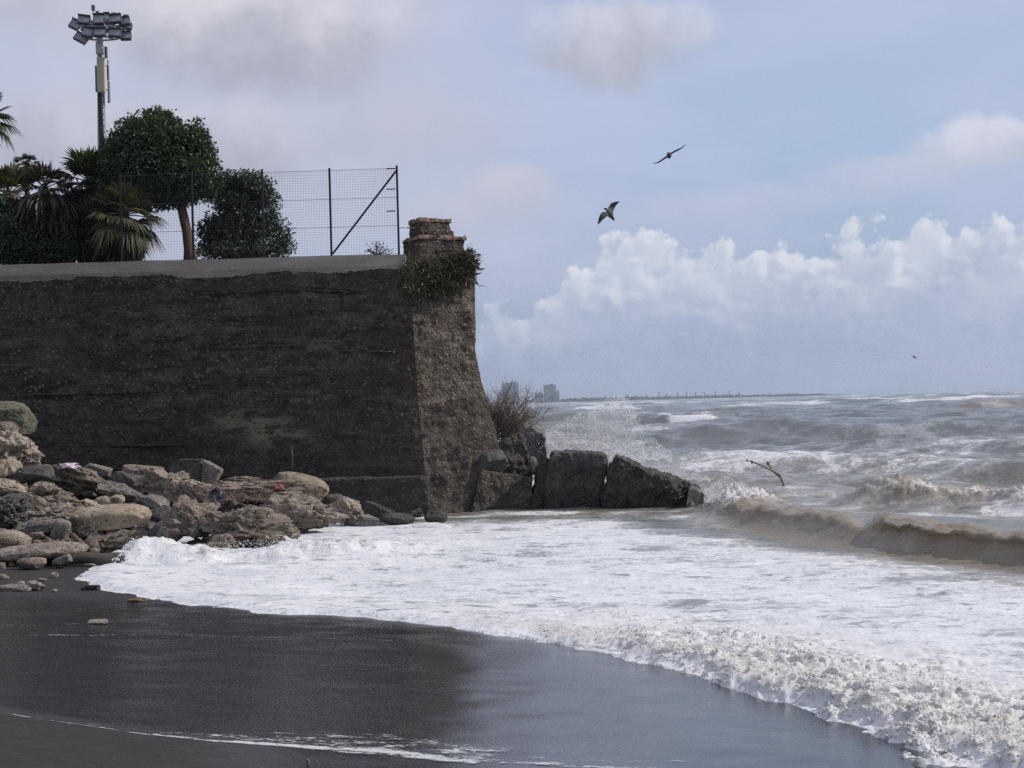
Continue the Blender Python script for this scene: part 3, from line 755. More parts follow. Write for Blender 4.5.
# drop faces on dry sand and under the land
dry = ~keep
land = (sx < -4.2) & (sy > 43.5) & (sy < 150) & (sx < -4.2-.08*(sy-43.5))
dead = (dry | land)
sq = sq[~dead[sq].all(1)]
used = np.zeros(len(SV), bool); used[sq.ravel()] = True
remap = np.cumsum(used)-1
def sea_mat():
    n = NT('churned_sea_water'); p = n.pos()
    fo, si = n.attr('foam'), n.attr('silt_shade')
    rot = n.nd('ShaderNodeMapping'); n._in(rot.inputs['Vector'], p); rot.inputs['Rotation'].default_value = (0, 0, R(38)); rot.inputs['Scale'].default_value = (1, .36, 1)
    hp = n.nd('ShaderNodeMapping'); n._in(hp.inputs['Vector'], p); hp.inputs['Scale'].default_value = (.42, 1, 1)
    a = n.noise(rot.outputs[0], .55, 7, .62, .8); b = n.noise(hp.outputs[0], 1.7, 7, .65, .6); f = n.noise(p, 5.5, 5, .65, .4)
    lace = n.voro(n.vmath('ADD', p, n.vmath('SCALE', n.noise(p, 2.2, 4), .6)), 2.6, 'DISTANCE_TO_EDGE')
    nz = n.math('ADD', n.math('MULTIPLY', a, .42), n.math('ADD', n.math('MULTIPLY', b, .38), n.math('MULTIPLY', f, .2)))
    nz = n.math('ADD', n.math('MULTIPLY', n.math('SUBTRACT', nz, .5), 2.7), n.math('MULTIPLY', n.step(.16, .0, lace), .16))
    v = n.math('ADD', fo, n.math('MULTIPLY', nz, n.fmix(n.step(.6, 1., fo), .62, .52)))
    mask = n.step(.46, .80, v); thin = n.step(.24, .6, v)
    cov = n.math('MAXIMUM', mask, n.math('MULTIPLY', thin, .36))
    deep = n.mix(a, (.115, .128, .128), (.175, .186, .180)); brown = n.mix(b, (.185, .142, .092), (.285, .23, .158))
    wat = n.mix(si, deep, brown)
    hol = n.noise(n.scale(p, (.8, 1.15, 1)), 2.9, 5, .62, .5); hol2 = n.noise(n.scale(p, (.7, 1.1, 1)), 7.5, 4, .65, .3); hmod = n.noise(p, .45, 3)
    hole = n.math('MAXIMUM', n.math('MULTIPLY', n.step(.55, .67, hol), n.step(.36, .6, hmod)), n.math('MULTIPLY', n.step(.57, .70, hol2), .8))
    cov = n.math('MULTIPLY', cov, n.math('SUBTRACT', 1., n.math('MULTIPLY', hole, .78)))
    fcol = n.mix(n.step(.3, .7, n.math('ADD', n.math('MULTIPLY', f, .4), n.math('MULTIPLY', b, .6))), (.58, .59, .615), (.76, .765, .775))
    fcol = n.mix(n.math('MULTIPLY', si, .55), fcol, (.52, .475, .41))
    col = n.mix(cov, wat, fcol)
    ripn = n.noise(hp.outputs[0], 3.6, 6, .6)
    h1 = n.math('ADD', n.math('MULTIPLY', ripn, 1.0), n.math('MULTIPLY', n.noise(hp.outputs[0], 14, 4, .6), .22))
    lum = n.math('ADD', n.math('MULTIPLY', n.step(.5, .0, n.voro(n.vmath('ADD', p, n.vmath('SCALE', f, .12)), 9., 'F1')), .5), n.math('MULTIPLY', n.noise(p, 26, 4, .65), .5))
    h = n.fmix(cov, n.math('MULTIPLY', h1, 1.), n.math('ADD', n.math('MULTIPLY', lum, .22), n.math('ADD', n.math('MULTIPLY', b, .45), n.math('MULTIPLY', mask, .25))))
    return n.set(color=col, rough=n.fmix(cov, .16, .55), ior=1.33, normal=n.bump(h, .75, .09), spec=n.fmix(cov, .5, .2))
tag(mesh_obj('sea_water', SV[used], remap[sq], sea_mat(), None, True, {'foam': np.clip(foam, 0, 1.2)[used], 'silt_shade': np.clip(silt_shade, 0, 1)[used]}), kind='structure')
# ---------------------------------------------------------------- rocks
def unit_rock(style, seed, sub=4):
    rg = np.random.default_rng(seed)
    bm = bmesh.new(); bmesh.ops.create_icosphere(bm, subdivisions=sub, radius=1)
    V = np.array([v.co[:] for v in bm.verts]); Fs = np.array([[v.index for v in f.verts] for f in bm.faces]); bm.free()
    pw = {'round': 2.6, 'oval': 2.5, 'craggy': 3., 'slab': 7., 'facet': 3.2}[style]
    V = V/((np.abs(V)**pw).sum(1)**(1/pw))[:, None]
    ncut = {'round': 5, 'oval': 2, 'craggy': 10, 'slab': 6, 'facet': 12}[style]
    for _ in range(ncut):
        n = rg.normal(size=3); n /= np.linalg.norm(n)
        d = {'round': .88, 'oval': .95, 'craggy': rg.uniform(.62, .9), 'slab': .98, 'facet': rg.uniform(.6, .85)}[style]
        q = V@n; V -= np.maximum(q-d, 0)[:, None]*n
    N = V/np.linalg.norm(V, axis=1)[:, None]
    o = rg.uniform(0, 50, 3)
    a = {'round': (.10, .05), 'oval': (.06, .02), 'craggy': (.28, .24), 'slab': (.06, .03), 'facet': (.12, .10)}[style]
    lowf_ = fbm3(V*.9+o, 2, 1); hi = fbm3(V*2.6+o, 5, 2, .62)
    if style == 'craggy':
        rid = np.abs(fbm3(V*1.5+o+9, 3, 3)); hi = hi*.8-rid*1.5+.3
        pit = sstep(.25, .6, fbm3(V*3.1+o+4, 2, 5)); hi = hi-.5*pit
    V = V+N*(a[0]*lowf_+a[1]*hi)[:, None]
    lo, h_ = V.min(0), V.max(0)
    return (V-(lo+h_)/2)/((h_-lo)/2), Fs
for i, r in enumerate(ROCKS):
    V, Fs = unit_rock(r['style'], 100+i, 6 if r['w'] > 1.1 else 5 if r['w'] > .6 else 4 if r['w'] > .3 else 3)
    dep = min(max(r['w']*.62, r['h']*1.1), r['w']*1.1, 1.25)
    V = V*np.array([r['w']/2, dep/2, r['h']/2])
    a = R(r['rot']); c_, s_ = math.cos(a), math.sin(a)
    V = np.stack([V[:, 0]*c_-V[:, 2]*s_, V[:, 1], V[:, 0]*s_+V[:, 2]*c_], 1)
    if 'alone in the foam' in r['lab']: r['P'] = r['P']+np.array([0, 0, .12])
    b = r['P']
    o = mesh_obj('boulder' if r['w'] > .5 else 'rock' if r['pile'] else 'pebble', V, Fs, ROCK[r['kind']], None, True)
    o.location = b
    tag(o, r['lab'], 'boulder' if r['w'] > .5 else 'rock' if r['pile'] else 'stone', 'boulders and stones of the rock pile' if r['pile'] else 'stones lying on the sand')
# the pile goes on beyond the left edge of the photograph
_r2 = np.random.default_rng(88)
for i in range(46):
    x_ = _r2.uniform(-24, -15.0); y_ = _r2.uniform(30.5, 40.6); f = (y_-30)/10.6
    w_ = _r2.uniform(.8, 2.0); h_ = w_*_r2.uniform(.4, .7)
    z_ = .2+2.0*f*sstep(-26, -17, np.array(x_))+.15*_r2.normal()
    V, Fs = unit_rock(['craggy', 'craggy', 'facet', 'round'][i % 4], 700+i, 4)
    o = mesh_obj('boulder', V*np.array([w_/2, w_*.42, h_/2]), Fs, ROCK[['tan', 'brown', 'brown', 'grey', 'pale'][i % 5]], None, True)
    o.location = (x_, y_, float(z_)); o.rotation_euler = (0, _r2.normal()*.2, _r2.uniform(0, 6.28))
    tag(o, 'boulder of the rock pile lying outside the photo beyond its left edge', 'boulder', 'boulders of the pile beyond the left picture edge')
# loose fragments filling the gaps of the pile
uV, uF = unit_rock('facet', 5, 1)
VV = []; FF = []; nn = 0
for _ in range(1500):
    r = ROCKS[RNG.integers(0, 46)]
    x_ = r['P'][0]+RNG.normal(0, .75); y_ = r['P'][1]+RNG.normal(-.1, .7)
    z_ = float(beach_z(np.array([x_]), np.array([y_]))[0])
    pxx = 512+F_PX*x_/max(y_, 1)
    if y_ > 41.0 or x_ > -2.9 or y_ < float(pile_Y(pxx, 600.))+.35: continue
    s_ = RNG.uniform(.05, .17)*(1.5 if RNG.random() < .12 else 1)
    q = Matrix.Rotation(RNG.uniform(0, 6.3), 3, Vector(RNG.normal(size=3)).normalized())
    P_ = uV*(1+.25*RNG.normal(size=uV.shape))*np.array([1, .8, .6])*s_
    VV.append(P_@np.array(q).T+np.array([x_, y_, z_+.02])); FF.append(uF+nn); nn += len(uV)
tag(mesh_obj('rubble', np.concatenate(VV), np.concatenate(FF), ROCK['brown']), kind='stuff')

# driftwood log, twigs and litter on the pile
la, lb = at(68, 558.5, 28.0), at(124, 558, 28.2)
mb = MB(); ts = np.linspace(0, 1, 14)
mb.tube([la+(lb-la)*t+np.array([0, .03*math.sin(9*t), .02*math.sin(7*t)]) for t in ts], [.115+.012*math.sin(11*t) for t in ts], 14)
o = mb.build('driftwood_log', plain('dark_wet_wood', (.06, .048, .04), .8, 0, .45, 7), None, True)
tag(o, 'dark wet cylindrical log by the foam at the foot of the rock pile', 'log')
def stick(mb, p, q, r0, bend=.08):
    p, q = np.array(p), np.array(q); m = (p+q)/2+RNG.normal(size=3)*bend*np.linalg.norm(q-p)
    t = np.linspace(0, 1, 6)[:, None]
    mb.tube(p*(1-t)**2+2*m*t*(1-t)+q*t**2, np.linspace(r0, r0*.5, 6), 5)
mb = MB(); stick(mb, at(73, 535, 30.2), at(91, 550, 29.5), .06, .02)
tag(mb.build('driftwood_stick', DRIFT, None, True), 'brown piece of driftwood sloping down to the foam left of the reddish brown boulder', 'driftwood')
mb = MB()
for _ in range(330):
    px = RNG.uniform(204, 312); yc = np.interp(px, [200, 240, 290, 312], [489, 484, 482, 489])
    py = yc+abs(RNG.normal(0, 1))*7
    if py > 506: continue
    Y = pile_Y(px, py+4)-.45
    p = at(px, py, Y); an = RNG.normal(0, .5)+(math.pi/2 if RNG.random() < .15 else 0); L = RNG.uniform(.12, .5)
    dv = np.array([math.cos(an), RNG.normal(0, .5), math.sin(an)*.8]); dv *= L/np.linalg.norm(dv)
    stick(mb, p-dv/2, p+dv/2, RNG.uniform(.008, .022))
tag(mb.build('driftwood_twigs', plain('mixed_driftwood', (.16, .11, .075), .9, 0, .6, 3)), kind='stuff')
def crumpled(name, c, size, mat, label, cat, seed):
    bm = bmesh.new(); bmesh.ops.create_icosphere(bm, subdivisions=3, radius=.5)
    V = np.array([v.co[:] for v in bm.verts]); Fs = np.array([[v.index for v in f.verts] for f in bm.faces]); bm.free()
    V += .35*np.stack([fbm3(V*3+seed+k*9, 3, seed) for k in range(3)], 1)
    V *= np.array(size); o = mesh_obj(name, V, Fs, mat); o.location = c; return tag(o, label, cat)
crumpled('plastic_sheet', at(69, 466.5, 37.3), (.5, .4, .16), plain('pale_plastic', (.48, .42, .47), .4), 'scrap of pale pinkish white plastic on top of the rock pile by the wall', 'plastic scrap', 3)
crumpled('plastic_scrap', at(277, 487, 37.4), (.3, .25, .13), plain('red_plastic', (.42, .13, .12), .5), 'crumpled faded red scrap among the driftwood twigs', 'plastic scrap', 8)
crumpled('plastic_bag', at(217, 497, 36.4), (.34, .3, .46), plain('navy_plastic', (.02, .028, .055), .45), 'dark navy blue crumpled bag caught under the driftwood twigs', 'bag', 21)
mb = MB(); c = at(91, 588.5, on_beach(91, 590)[1]); mb.box(c, (.26, .2, .06)); mb.box(c+np.array([.02, 0, .035]), (.2, .15, .03))
tag(mb.build('wood_offcut', plain('black_wet_wood', (.015, .014, .014), .6)), 'small flat black board at the left tip of the foam', 'board')
c = on_beach(136, 603); mb = MB()
for k in range(7): stick(mb, c+np.array([RNG.uniform(-.16, -.02), RNG.normal(0, .05), .03]), c+np.array([RNG.uniform(.02, .17), RNG.normal(0, .05), .025+RNG.uniform(0, .03)]), .022, .12)
tag(mb.build('bark_piece', plain('orange_bark', (.20, .12, .06), .7, 0, .5, 9), None, True), 'small orange-brown piece of bark lying on wet sand by the foam edge', 'bark')
c = on_beach(308, 766)
V, Fs = unit_rock('round', 77, 3); o = mesh_obj('shell', V*np.array([.013, .011, .026]), Fs, ROCK['pale'], None, True); o.location = c+np.array([0, 0, .024])
tag(o, 'tiny pale shell standing upright on the wet sand at the bottom of the photo', 'shell')

# ---------------------------------------------------------------- great sea wall
def lerp_pts(tab, z):
    t = np.array(tab); return np.array([np.interp(z, t[:, 2], t[:, k]) for k in (0, 1)])
KPT = sorted([tuple(at(px, py, Y)) for px, py, Y in ((408, 268, 42.0), (413, 320, 41.92), (418, 400, 41.8), (425, 470, 41.7), (428, 512, 41.64), (429, 545, 41.6))], key=lambda p: p[2])
EPT = sorted([tuple(at(px, py, Y)) for px, py, Y in ((475, 262, 43.15), (475, 300, 43.15), (475, 350, 43.12), (481, 380, 43.08), (489, 410, 43.), (496, 432, 42.95), (503, 470, 42.9), (506, 515, 42.85), (507, 545, 42.8))], key=lambda p: p[2])
Z_TOP = at(405, 268, 42)[2]
def wall_surface(ustations, zs):
    """ustations: list of functions z -> xy"""
    rows = [[f(z) for f in ustations] for z in zs]; return np.array(rows)
zs_ = np.arange(-.8, Z_TOP+.001, .055); zs_[-1] = Z_TOP
def front_pt(t):
    return lambda z: (1-t)*np.array([-40., 42.02-.045*max(0, 7.2-z)])+t*lerp_pts(KPT, z)
def end_pt(t): return lambda z: (1-t)*lerp_pts(KPT, z)+t*lerp_pts(EPT, z)
def side_pt(t): return lambda z: (1-t)*lerp_pts(EPT, z)+t*np.array([-6.5, 82.])
tl = np.concatenate([np.linspace(0, .55, 60), np.linspace(.55, 1, 330)[1:]])
def grid_mesh(name, rows, mat, parent, amp, seed, taper=None):
    nz, nu, _ = rows.shape
    Zg = np.repeat(zs_[:, None], nu, 1)
    P_ = np.concatenate([rows, Zg[..., None]], 2)
    du = np.gradient(P_, axis=1); dv = np.gradient(P_, axis=0); Nn = np.cross(du, dv); Nn /= np.linalg.norm(Nn, axis=2)[..., None]+1e-9
    f = P_.reshape(-1, 3)
    d = amp*(fbm3(f*np.array([.55, .55, .9]), 3, seed)*.55+fbm3(f*2.2, 3, seed+7)*.35+np.abs(fbm3(f*6.5, 2, seed+9))*.3)
    if taper is not None: d = d*taper.reshape(-1)
    V = f+Nn.reshape(-1, 3)*d[:, None]
    I = np.arange(nz*nu).reshape(nz, nu)
    Q = np.stack([I[:-1, :-1], I[:-1, 1:], I[1:, 1:], I[1:, :-1]], -1).reshape(-1, 4)
    return mesh_obj(name, V, Q, mat, parent, True)
wall = empty('sea_wall', (-3, 42, 0), 'tall dark pebbly sea wall with a pale concrete coping above the rock pile', 'wall')
tap = np.ones((len(zs_), len(tl))); tap[:, -3:] = np.array([.6, .3, .0])
grid_mesh('wall_face', wall_surface([front_pt(t) for t in tl], zs_), WALL, wall, .16, 200, tap)
te = np.linspace(0, 1, 48); tap = np.ones((len(zs_), 48)); tap[:, :3] = np.array([0., .3, .6]); tap[:, -3:] = np.array([.7, .5, .3])
def end_taper():
    return tap
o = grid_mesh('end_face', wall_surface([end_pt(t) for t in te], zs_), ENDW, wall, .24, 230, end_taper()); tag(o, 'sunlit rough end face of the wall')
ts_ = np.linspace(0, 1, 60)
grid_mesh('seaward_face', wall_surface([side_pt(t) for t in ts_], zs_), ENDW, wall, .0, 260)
# coping: pale band along the top of the front, and its return
ctop = at(200, 260, 42)[2]
cz0, cz1 = at(200, 270.5, 41.9)[2], at(200, 259.5, 41.9)[2]
Kt = lerp_pts(KPT, Z_TOP)
nU = 180; V = []; prof = [(-.10, cz0), (-.10, cz1), (.42, cz1), (.42, cz0-.2), (0.03, cz0-.2)]
xsC = np.linspace(-40, Kt[0]-.06, nU)
for x_ in xsC:
    for k, (dy, z_) in enumerate(prof):
        wv = .018*perlin(x_*.8, k*3.1, None, 12); V.append((x_, 42.0+dy+wv*.8, z_+wv+(.025*perlin(x_*2.6, 1., None, 14)+.02*perlin(x_*7, 1., None, 15) if k in (0, 4) else 0)))
np_ = len(prof)
Fs = [(i*np_+k, i*np_+(k+1) % np_, (i+1)*np_+(k+1) % np_, (i+1)*np_+k) for i in range(nU-1) for k in range(np_)]+[tuple(range(np_))[::-1], tuple((nU-1)*np_+k for k in range(np_))]
mesh_obj('coping', V, Fs, COPING, wall)
# footing ledge
def rough_block(name, front, Y0, depth, mat, parent=None, vox=.05, amp=.05, seed=0, back=.9, lift=0., yslope=0., bevel=.0, fscale=1.):
    fr = [at(px, py, Y0+yslope*(px-front[0][0])) for px, py in front]; c = np.mean(fr, 0); n = len(fr)
    bk = [c+(p-c)*np.array([back, 1, back])+np.array([.0, depth, lift]) for p in fr]
    V = fr+bk
    Fs = [tuple(range(n))[::-1], tuple(range(n, 2*n))]+[(i, (i+1) % n, n+(i+1) % n, n+i) for i in range(n)]
    V = np.array(V); ctr = V.mean(0); o = mesh_obj(name, V-ctr, Fs, mat)
    bm = bmesh.new(); bm.from_mesh(o.data); bmesh.ops.recalc_face_normals(bm, faces=bm.faces)
    if bevel: bmesh.ops.bevel(bm, geom=list(bm.edges), offset=bevel, segments=2, affect='EDGES', profile=.5)
    bm.to_mesh(o.data); bm.free()
    remesh(o, vox)
    P_ = get_v(o.data); N_ = get_n(o.data); q = (P_+ctr)*fscale
    P_ += N_*(amp*(.9*fbm3(q*1.1, 3, seed)+.7*fbm3(q*3.2, 4, seed+3, .6)-.5*np.abs(fbm3(q*2.1, 3, seed+4))+.35*np.abs(fbm3(q*9, 2, seed+5))))[:, None]
    set_v(o.data, P_); o.data.polygons.foreach_set('use_smooth', [True]*len(o.data.polygons))
    if parent is not None:
        o.parent = parent; o.location = ctr-parent_world(parent)
    else: o.location = ctr
    return o
FOOT = wall_mat('damp_footing_pebbles', (.06, .052, .044), (.12, .105, .09), (.3, .28, .26), False)
rough_block('footing', [(150, 482), (428, 476), (431, 540), (150, 552)], 41.25, .55, FOOT, wall, .06, .03, 300, 1.)
# small weep holes, and vertical cracks whose dark is put in as black tubes
mb = MB()
for px, py, w_, h_ in ((362, 305, .11, .09), (424, 436, .10, .10)):
    mb.box(at(px, py, 41.88 if py < 400 else 41.72), (w_, .12, h_))
mb.build('weep_hole', BLACK, wall)
mb = MB(); mb.tube([at(281, 376, 41.58), at(281.5, 390, 41.55), at(281, 406, 41.52)], .04, 6); mb.tube([at(277, 376.5, 41.58), at(290, 376, 41.58)], .035, 6)
mb.tube([at(291, 446, 41.46), at(292, 456, 41.44), at(291.5, 468, 41.44)], .05, 6)
mb.build('wall_crack', BLACK, wall)
# thin weathered ledges standing proud of the face
mb = MB()
for (xa, ya, xb, yb, Y) in ((195, 293.5, 300, 290, 41.93), (300, 290, 366, 292, 41.93), (215, 348, 300, 345, 41.84), (20, 395, 160, 392, 41.8), (100, 446, 190, 445, 41.7), (330, 350, 395, 352, 41.84)):
    n_ = 24; P0, P1 = at(xa, ya, Y), at(xb, yb, Y)
    pts = [P0+(P1-P0)*t+np.array([0, .0, .035*perlin(t*9, xa, None, 3)]) for t in np.linspace(0, 1, n_)]
    mb.tube(pts, [.02+.05*max(0, math.sin(math.pi*t))*(.6+.4*perlin(t*14., ya, None, 5)) for t in np.linspace(0, 1, n_)], 6)
mb.build('weathered_ledge', WALL, wall, True)

# raised ground behind the wall
E_ = lerp_pts(EPT, Z_TOP)
gz = Z_TOP-.03
top = [(-60, 42.15), (Kt[0]+.05, 42.12), (E_[0]-.05, E_[1]+.03), (-6.5, 82), (-12, 150), (-60, 150)]
V = [(x_, y_, gz) for x_, y_ in top]+[(x_, y_, gz-.25) for x_, y_ in top]
Fs = [tuple(range(6)), tuple(range(6, 12))[::-1]]+[(i, i+6, (i+1) % 6+6, (i+1) % 6) for i in range(6)]
tag(mesh_obj('park_ground', V, Fs, conc('dusty_ground', (.10, .085, .06))), kind='structure')

# rubble pillar at the end of the wall
pil = empty('rubble_pillar', (-1.9, 43, Z_TOP), 'stepped rubble pillar with red brick caps on the seaward end of the wall', 'pillar')
PSI = R(25); rz = Matrix.Rotation(PSI, 4, 'Z')
def rot_block(name, pxl, pxr, pyt, pyb, Yc, mat, amp, vox, seed, dratio=.9):
    A_, B_ = at((pxl+pxr)/2, pyt, Yc), at((pxl+pxr)/2, pyb, Yc)
    wpx = (pxr-pxl)*Yc/F_PX; a = wpx/(math.cos(PSI)+dratio*math.sin(PSI)); c = (A_+B_)/2
    m = MB(); m.box((0, 0, 0), (a, a*dratio, A_[2]-B_[2])); o = m.build(name, mat)
    remesh(o, vox); P_ = get_v(o.data); N_ = get_n(o.data)
    P_ += N_*(amp*(fbm3(P_*3+seed, 3, seed)+.6*np.abs(fbm3(P_*9+seed, 2, seed+1))))[:, None]
    set_v(o.data, P_); o.data.polygons.foreach_set('use_smooth', [True]*len(o.data.polygons))
    o.parent = pil; o.location = c-parent_world(pil); o.rotation_euler = (0, 0, PSI); return o
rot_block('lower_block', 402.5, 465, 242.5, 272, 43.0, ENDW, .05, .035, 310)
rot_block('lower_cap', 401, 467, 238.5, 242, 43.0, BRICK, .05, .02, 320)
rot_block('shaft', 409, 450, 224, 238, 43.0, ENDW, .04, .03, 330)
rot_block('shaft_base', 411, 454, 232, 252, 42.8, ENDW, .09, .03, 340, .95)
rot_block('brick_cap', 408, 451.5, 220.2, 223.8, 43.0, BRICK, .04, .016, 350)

# broken masonry and blocks in the surf
o = rough_block('masonry_fragment', [(481, 470), (500, 474), (533, 476), (531, 513), (529, 530), (466, 530), (471, 510)], 42.3, 1.4, ENDW, None, .04, .07, 400, .95, 0., .013)
tag(o, 'broken pebbly footing slab split from the wall end by a slanting dark crack', 'masonry block')
o = rough_block('masonry_fragment', [(487, 452), (500, 441), (512, 438), (521, 434), (527, 452), (531, 466), (534, 478), (500, 479), (482, 474)], 42.9, 1.3, ENDW, None, .04, .11, 410, .85, 0., .014)
tag(o, 'jagged pebbly lump heaped on the split footing slab', 'masonry block')
V, Fs = unit_rock('facet', 511, 4); o = mesh_obj('boulder', V*np.array([.62, .4, .36]), Fs, ROCK['dark'], None, True); o.location = at(488, 464, 42.75); o.rotation_euler = (0, R(-16), 0)
tag(o, 'dark angular stone jammed in the broken corner at the foot of the wall end', 'boulder', 'broken stones at the foot of the wall end')
V, Fs = unit_rock('round', 512, 4); o = mesh_obj('boulder', V*np.array([.15, .2, .27]), Fs, ROCK['dark'], None, True); o.location = at(532.5, 465, 43.2)
tag(o, 'small dark upright stone between the jagged lump and the big square block', 'rock', 'broken stones at the foot of the wall end')
o = rough_block('concrete_slab', [(500, 430), (515, 424), (532, 427), (544, 434), (548, 455), (548, 475), (505, 475)], 45.6, 2.6, rock_mat('grey_slab', (.12, .12, .115), (.26, .255, .24), (.2, .19, .17), .7), None, .05, .08, 420, .9, .35)
tag(o, 'grey weathered slab in the spray behind the jagged lump', 'slab')
o = rough_block('stone_block', [(551, 450.5), (606, 453.5), (609, 462), (603, 490), (598, 530), (540, 530), (543, 500), (547, 472)], 42.5, 2.1, ROCK['block'], None, .036, .075, 430, .93, -.03, .0, .07)
tag(o, 'big dark square block standing in the surf off the wall end', 'stone block')
o = rough_block('stone_block', [(548, 456), (556, 470), (556, 500), (556, 530), (522, 530), (528, 508), (535, 484), (540, 466)], 42.9, 1.0, ROCK['dark'], None, .04, .07, 440, .9)
tag(o, 'narrow dark block in shade against the side of the big square block', 'stone block')
o = rough_block('stone_block', [(617.5, 456.5), (626, 460), (640, 468), (656, 474), (668, 476.5), (687, 480.5), (700, 489), (704, 500), (706, 530), (600, 530), (606, 490), (612, 468)], 42.0, 1.8, ROCK['block'], None, .036, .15, 450, .92)
tag(o, 'long dark block with a pointed peak sloping down to the breaking wave', 'stone block')
o = rough_block('stone_block', [(690, 488), (699, 489), (709, 495), (713, 507), (716, 530), (687, 530)], 41.3, 1.2, ROCK['grey'], None, .036, .10, 460, .9)
tag(o, 'lighter rough lump at the seaward tip of the long peaked block', 'stone block')
o = rough_block('concrete_slab', [(199.5, 488), (203, 459), (221, 470), (215, 482), (206, 490)], 40.4, .7, ROCK['grey'], None, .05, .02, 470, .9)  # lit face of one slab, its light put into the paler rock
tag(o, 'triangular lit face of the grey slab leaning on the wall behind the driftwood heap', 'slab')
o = rough_block('concrete_slab', [(168, 466), (180, 458), (203, 459), (200, 486), (170, 482)], 40.7, .6, ROCK['dark'], None, .05, .03, 480, .9)  # same slab's shaded face, its shade put into the darker rock
tag(o, 'shaded main face of the leaning slab beside its triangular lit face', 'slab')

# stripped branch sticking out of the waves
br = empty('driftwood_branch', at(783, 486, 49), 'bare forked branch with knobbed ends sticking up out of the waves', 'branch')
BRW = plain('wet_branch', (.20, .17, .15), .7, 0, .3, 6)
mb = MB(); mb.tube([at(786, 495, 49), at(783, 483, 49), at(779.5, 474.5, 48.9), at(773, 471, 48.8), at(762, 465.5, 48.7), at(752, 461.5, 48.6)], [.06, .042, .04, .036, .032, .028], 8); mb.build('main_limb', BRW, br, True)
mb = MB(); mb.tube([at(781, 478, 48.9), at(774, 472, 49.1), at(768, 463.5, 49.3)], [.04, .034, .03], 7); mb.build('side_limb', BRW, br, True)
def knob(px, py, Y, s):
    V, Fs = unit_rock('craggy', int(px), 3); mesh_obj('knob', V*np.array(s)+at(px, py, Y), Fs, BRW, br, True)
knob(752, 461.8, 48.6, (.045, .05, .075)); knob(768, 463, 49.3, (.06, .06, .075)); knob(747, 460.5, 48.5, (.035, .035, .05))
mb = MB(); mb.tube([at(752, 461.5, 48.6), at(747, 460.5, 48.5)], .012, 5); mb.build('twig', BRW, br)
# ---------------------------------------------------------------- foliage
def cards(mb_list, C, size, rg, flat=.0, aspect=1.8, up=0.):
    """one kite-shaped leaf per centre"""
    n = len(C); d = rg.normal(size=(n, 3)); d[:, 2] += up; d /= np.linalg.norm(d, axis=1)[:, None]
    e = rg.normal(size=(n, 3)); s = np.cross(d, e); s /= np.linalg.norm(s, axis=1)[:, None]+1e-9
    L = (size*rg.uniform(.6, 1.25, n))[:, None]; Wd_ = L/aspect
    nn_ = np.cross(d, s)
    V = np.stack([C, C+d*L*.45+s*Wd_*.5+nn_*L*.08, C+d*L, C+d*L*.45-s*Wd_*.5+nn_*L*.08], 1).reshape(-1, 3)
    F_ = np.arange(4*n).reshape(-1, 4)
    mb_list.append((V, F_))
def merge(lst):
    V = []; F_ = []; n = 0
    for v, f in lst: V.append(v); F_.append(f+n); n += len(v)
    return np.concatenate(V), np.concatenate(F_)
def crown_pts(lobes, n, rg, clump=1.1, thr=-.25, shell=.45):
    lob = np.array([[*l[0], *l[1]] for l in lobes]); vol = lob[:, 3]*lob[:, 4]*lob[:, 5]; idx = rg.choice(len(lob), n*2, p=vol/vol.sum())
    d = rg.normal(size=(n*2, 3)); d /= np.linalg.norm(d, axis=1)[:, None]
    r = rg.uniform(0, 1, n*2)**shell
    r *= 1+.16*fbm3(d*2.1+idx[:, None]*3., 3, 77)
    P_ = lob[idx, :3]+d*r[:, None]*lob[idx, 3:]
    k = fbm3(P_*clump, 3, 81) > thr
    return P_[k][:n]
def lobe(px, py, rx, ry, Y, dy=0., rd=None):
    k = Y/F_PX; return (at(px, py, Y)+np.array([0, dy, 0]), (rx*k, rd if rd else rx*k*.9, ry*k))
rg = np.random.default_rng(5)
TY = 46.5
tree = empty('round_tree', at(189, 262, TY)*np.array([1, 1, 0])+np.array([0, 0, gz]), 'dense dome-crowned dark green tree with a leaning reddish trunk behind the fence', 'tree', 'trees behind the wall')
Lb = [lobe(152, 160, 50, 50, TY), lobe(186, 166, 36, 40, TY, -.3), lobe(124, 168, 28, 40, TY, .3), (lobe(203, 186, 20, 18, TY)), lobe(160, 190, 44, 20, TY), lobe(118, 185, 22, 30, TY, .2), lobe(150, 128, 28, 20, TY), lobe(178, 196, 18, 10, TY), lobe(210, 170, 12, 18, TY), lobe(185, 136, 26, 20, TY), lobe(116, 150, 14, 16, TY), lobe(112, 186, 16, 14, TY), lobe(212, 184, 13, 16, TY), lobe(196, 150, 20, 18, TY), lobe(140, 116, 14, 9, TY), lobe(168, 118, 16, 10, TY)]
lst = []; cards(lst, crown_pts(Lb, 40000, rg, 1.2, -.2, .45), .125, rg, aspect=1.7, up=-.3)
sub = crown_pts([lobe(152, 165, 38, 34, TY), lobe(185, 172, 24, 26, TY)], 2600, rg, .8, -2); cards(lst, sub, .42, rg)
V, F_ = merge(lst); mesh_obj('crown', V, F_, LEAF, tree)
mb = MB(); mb.tube([at(191, 268, TY), at(189.5, 250, TY), at(187, 232, TY), at(182.5, 212, TY), at(180, 198, TY+.1), at(178, 180, TY+.2)], [.26, .18, .155, .15, .14, .10], 12)
for (a_, b_) in (((181, 204), (160, 170)), ((180, 200), (200, 172)), ((182, 208), (148, 182)), ((179, 190), (172, 140))):
    p, q = at(*a_, TY), at(*b_, TY+.3); mb.tube([p, (p+q)/2+np.array([0, .1, .15]), q], [.11, .08, .04], 7)
mb.build('trunk', BARK, tree, True)
TY2 = 47.5
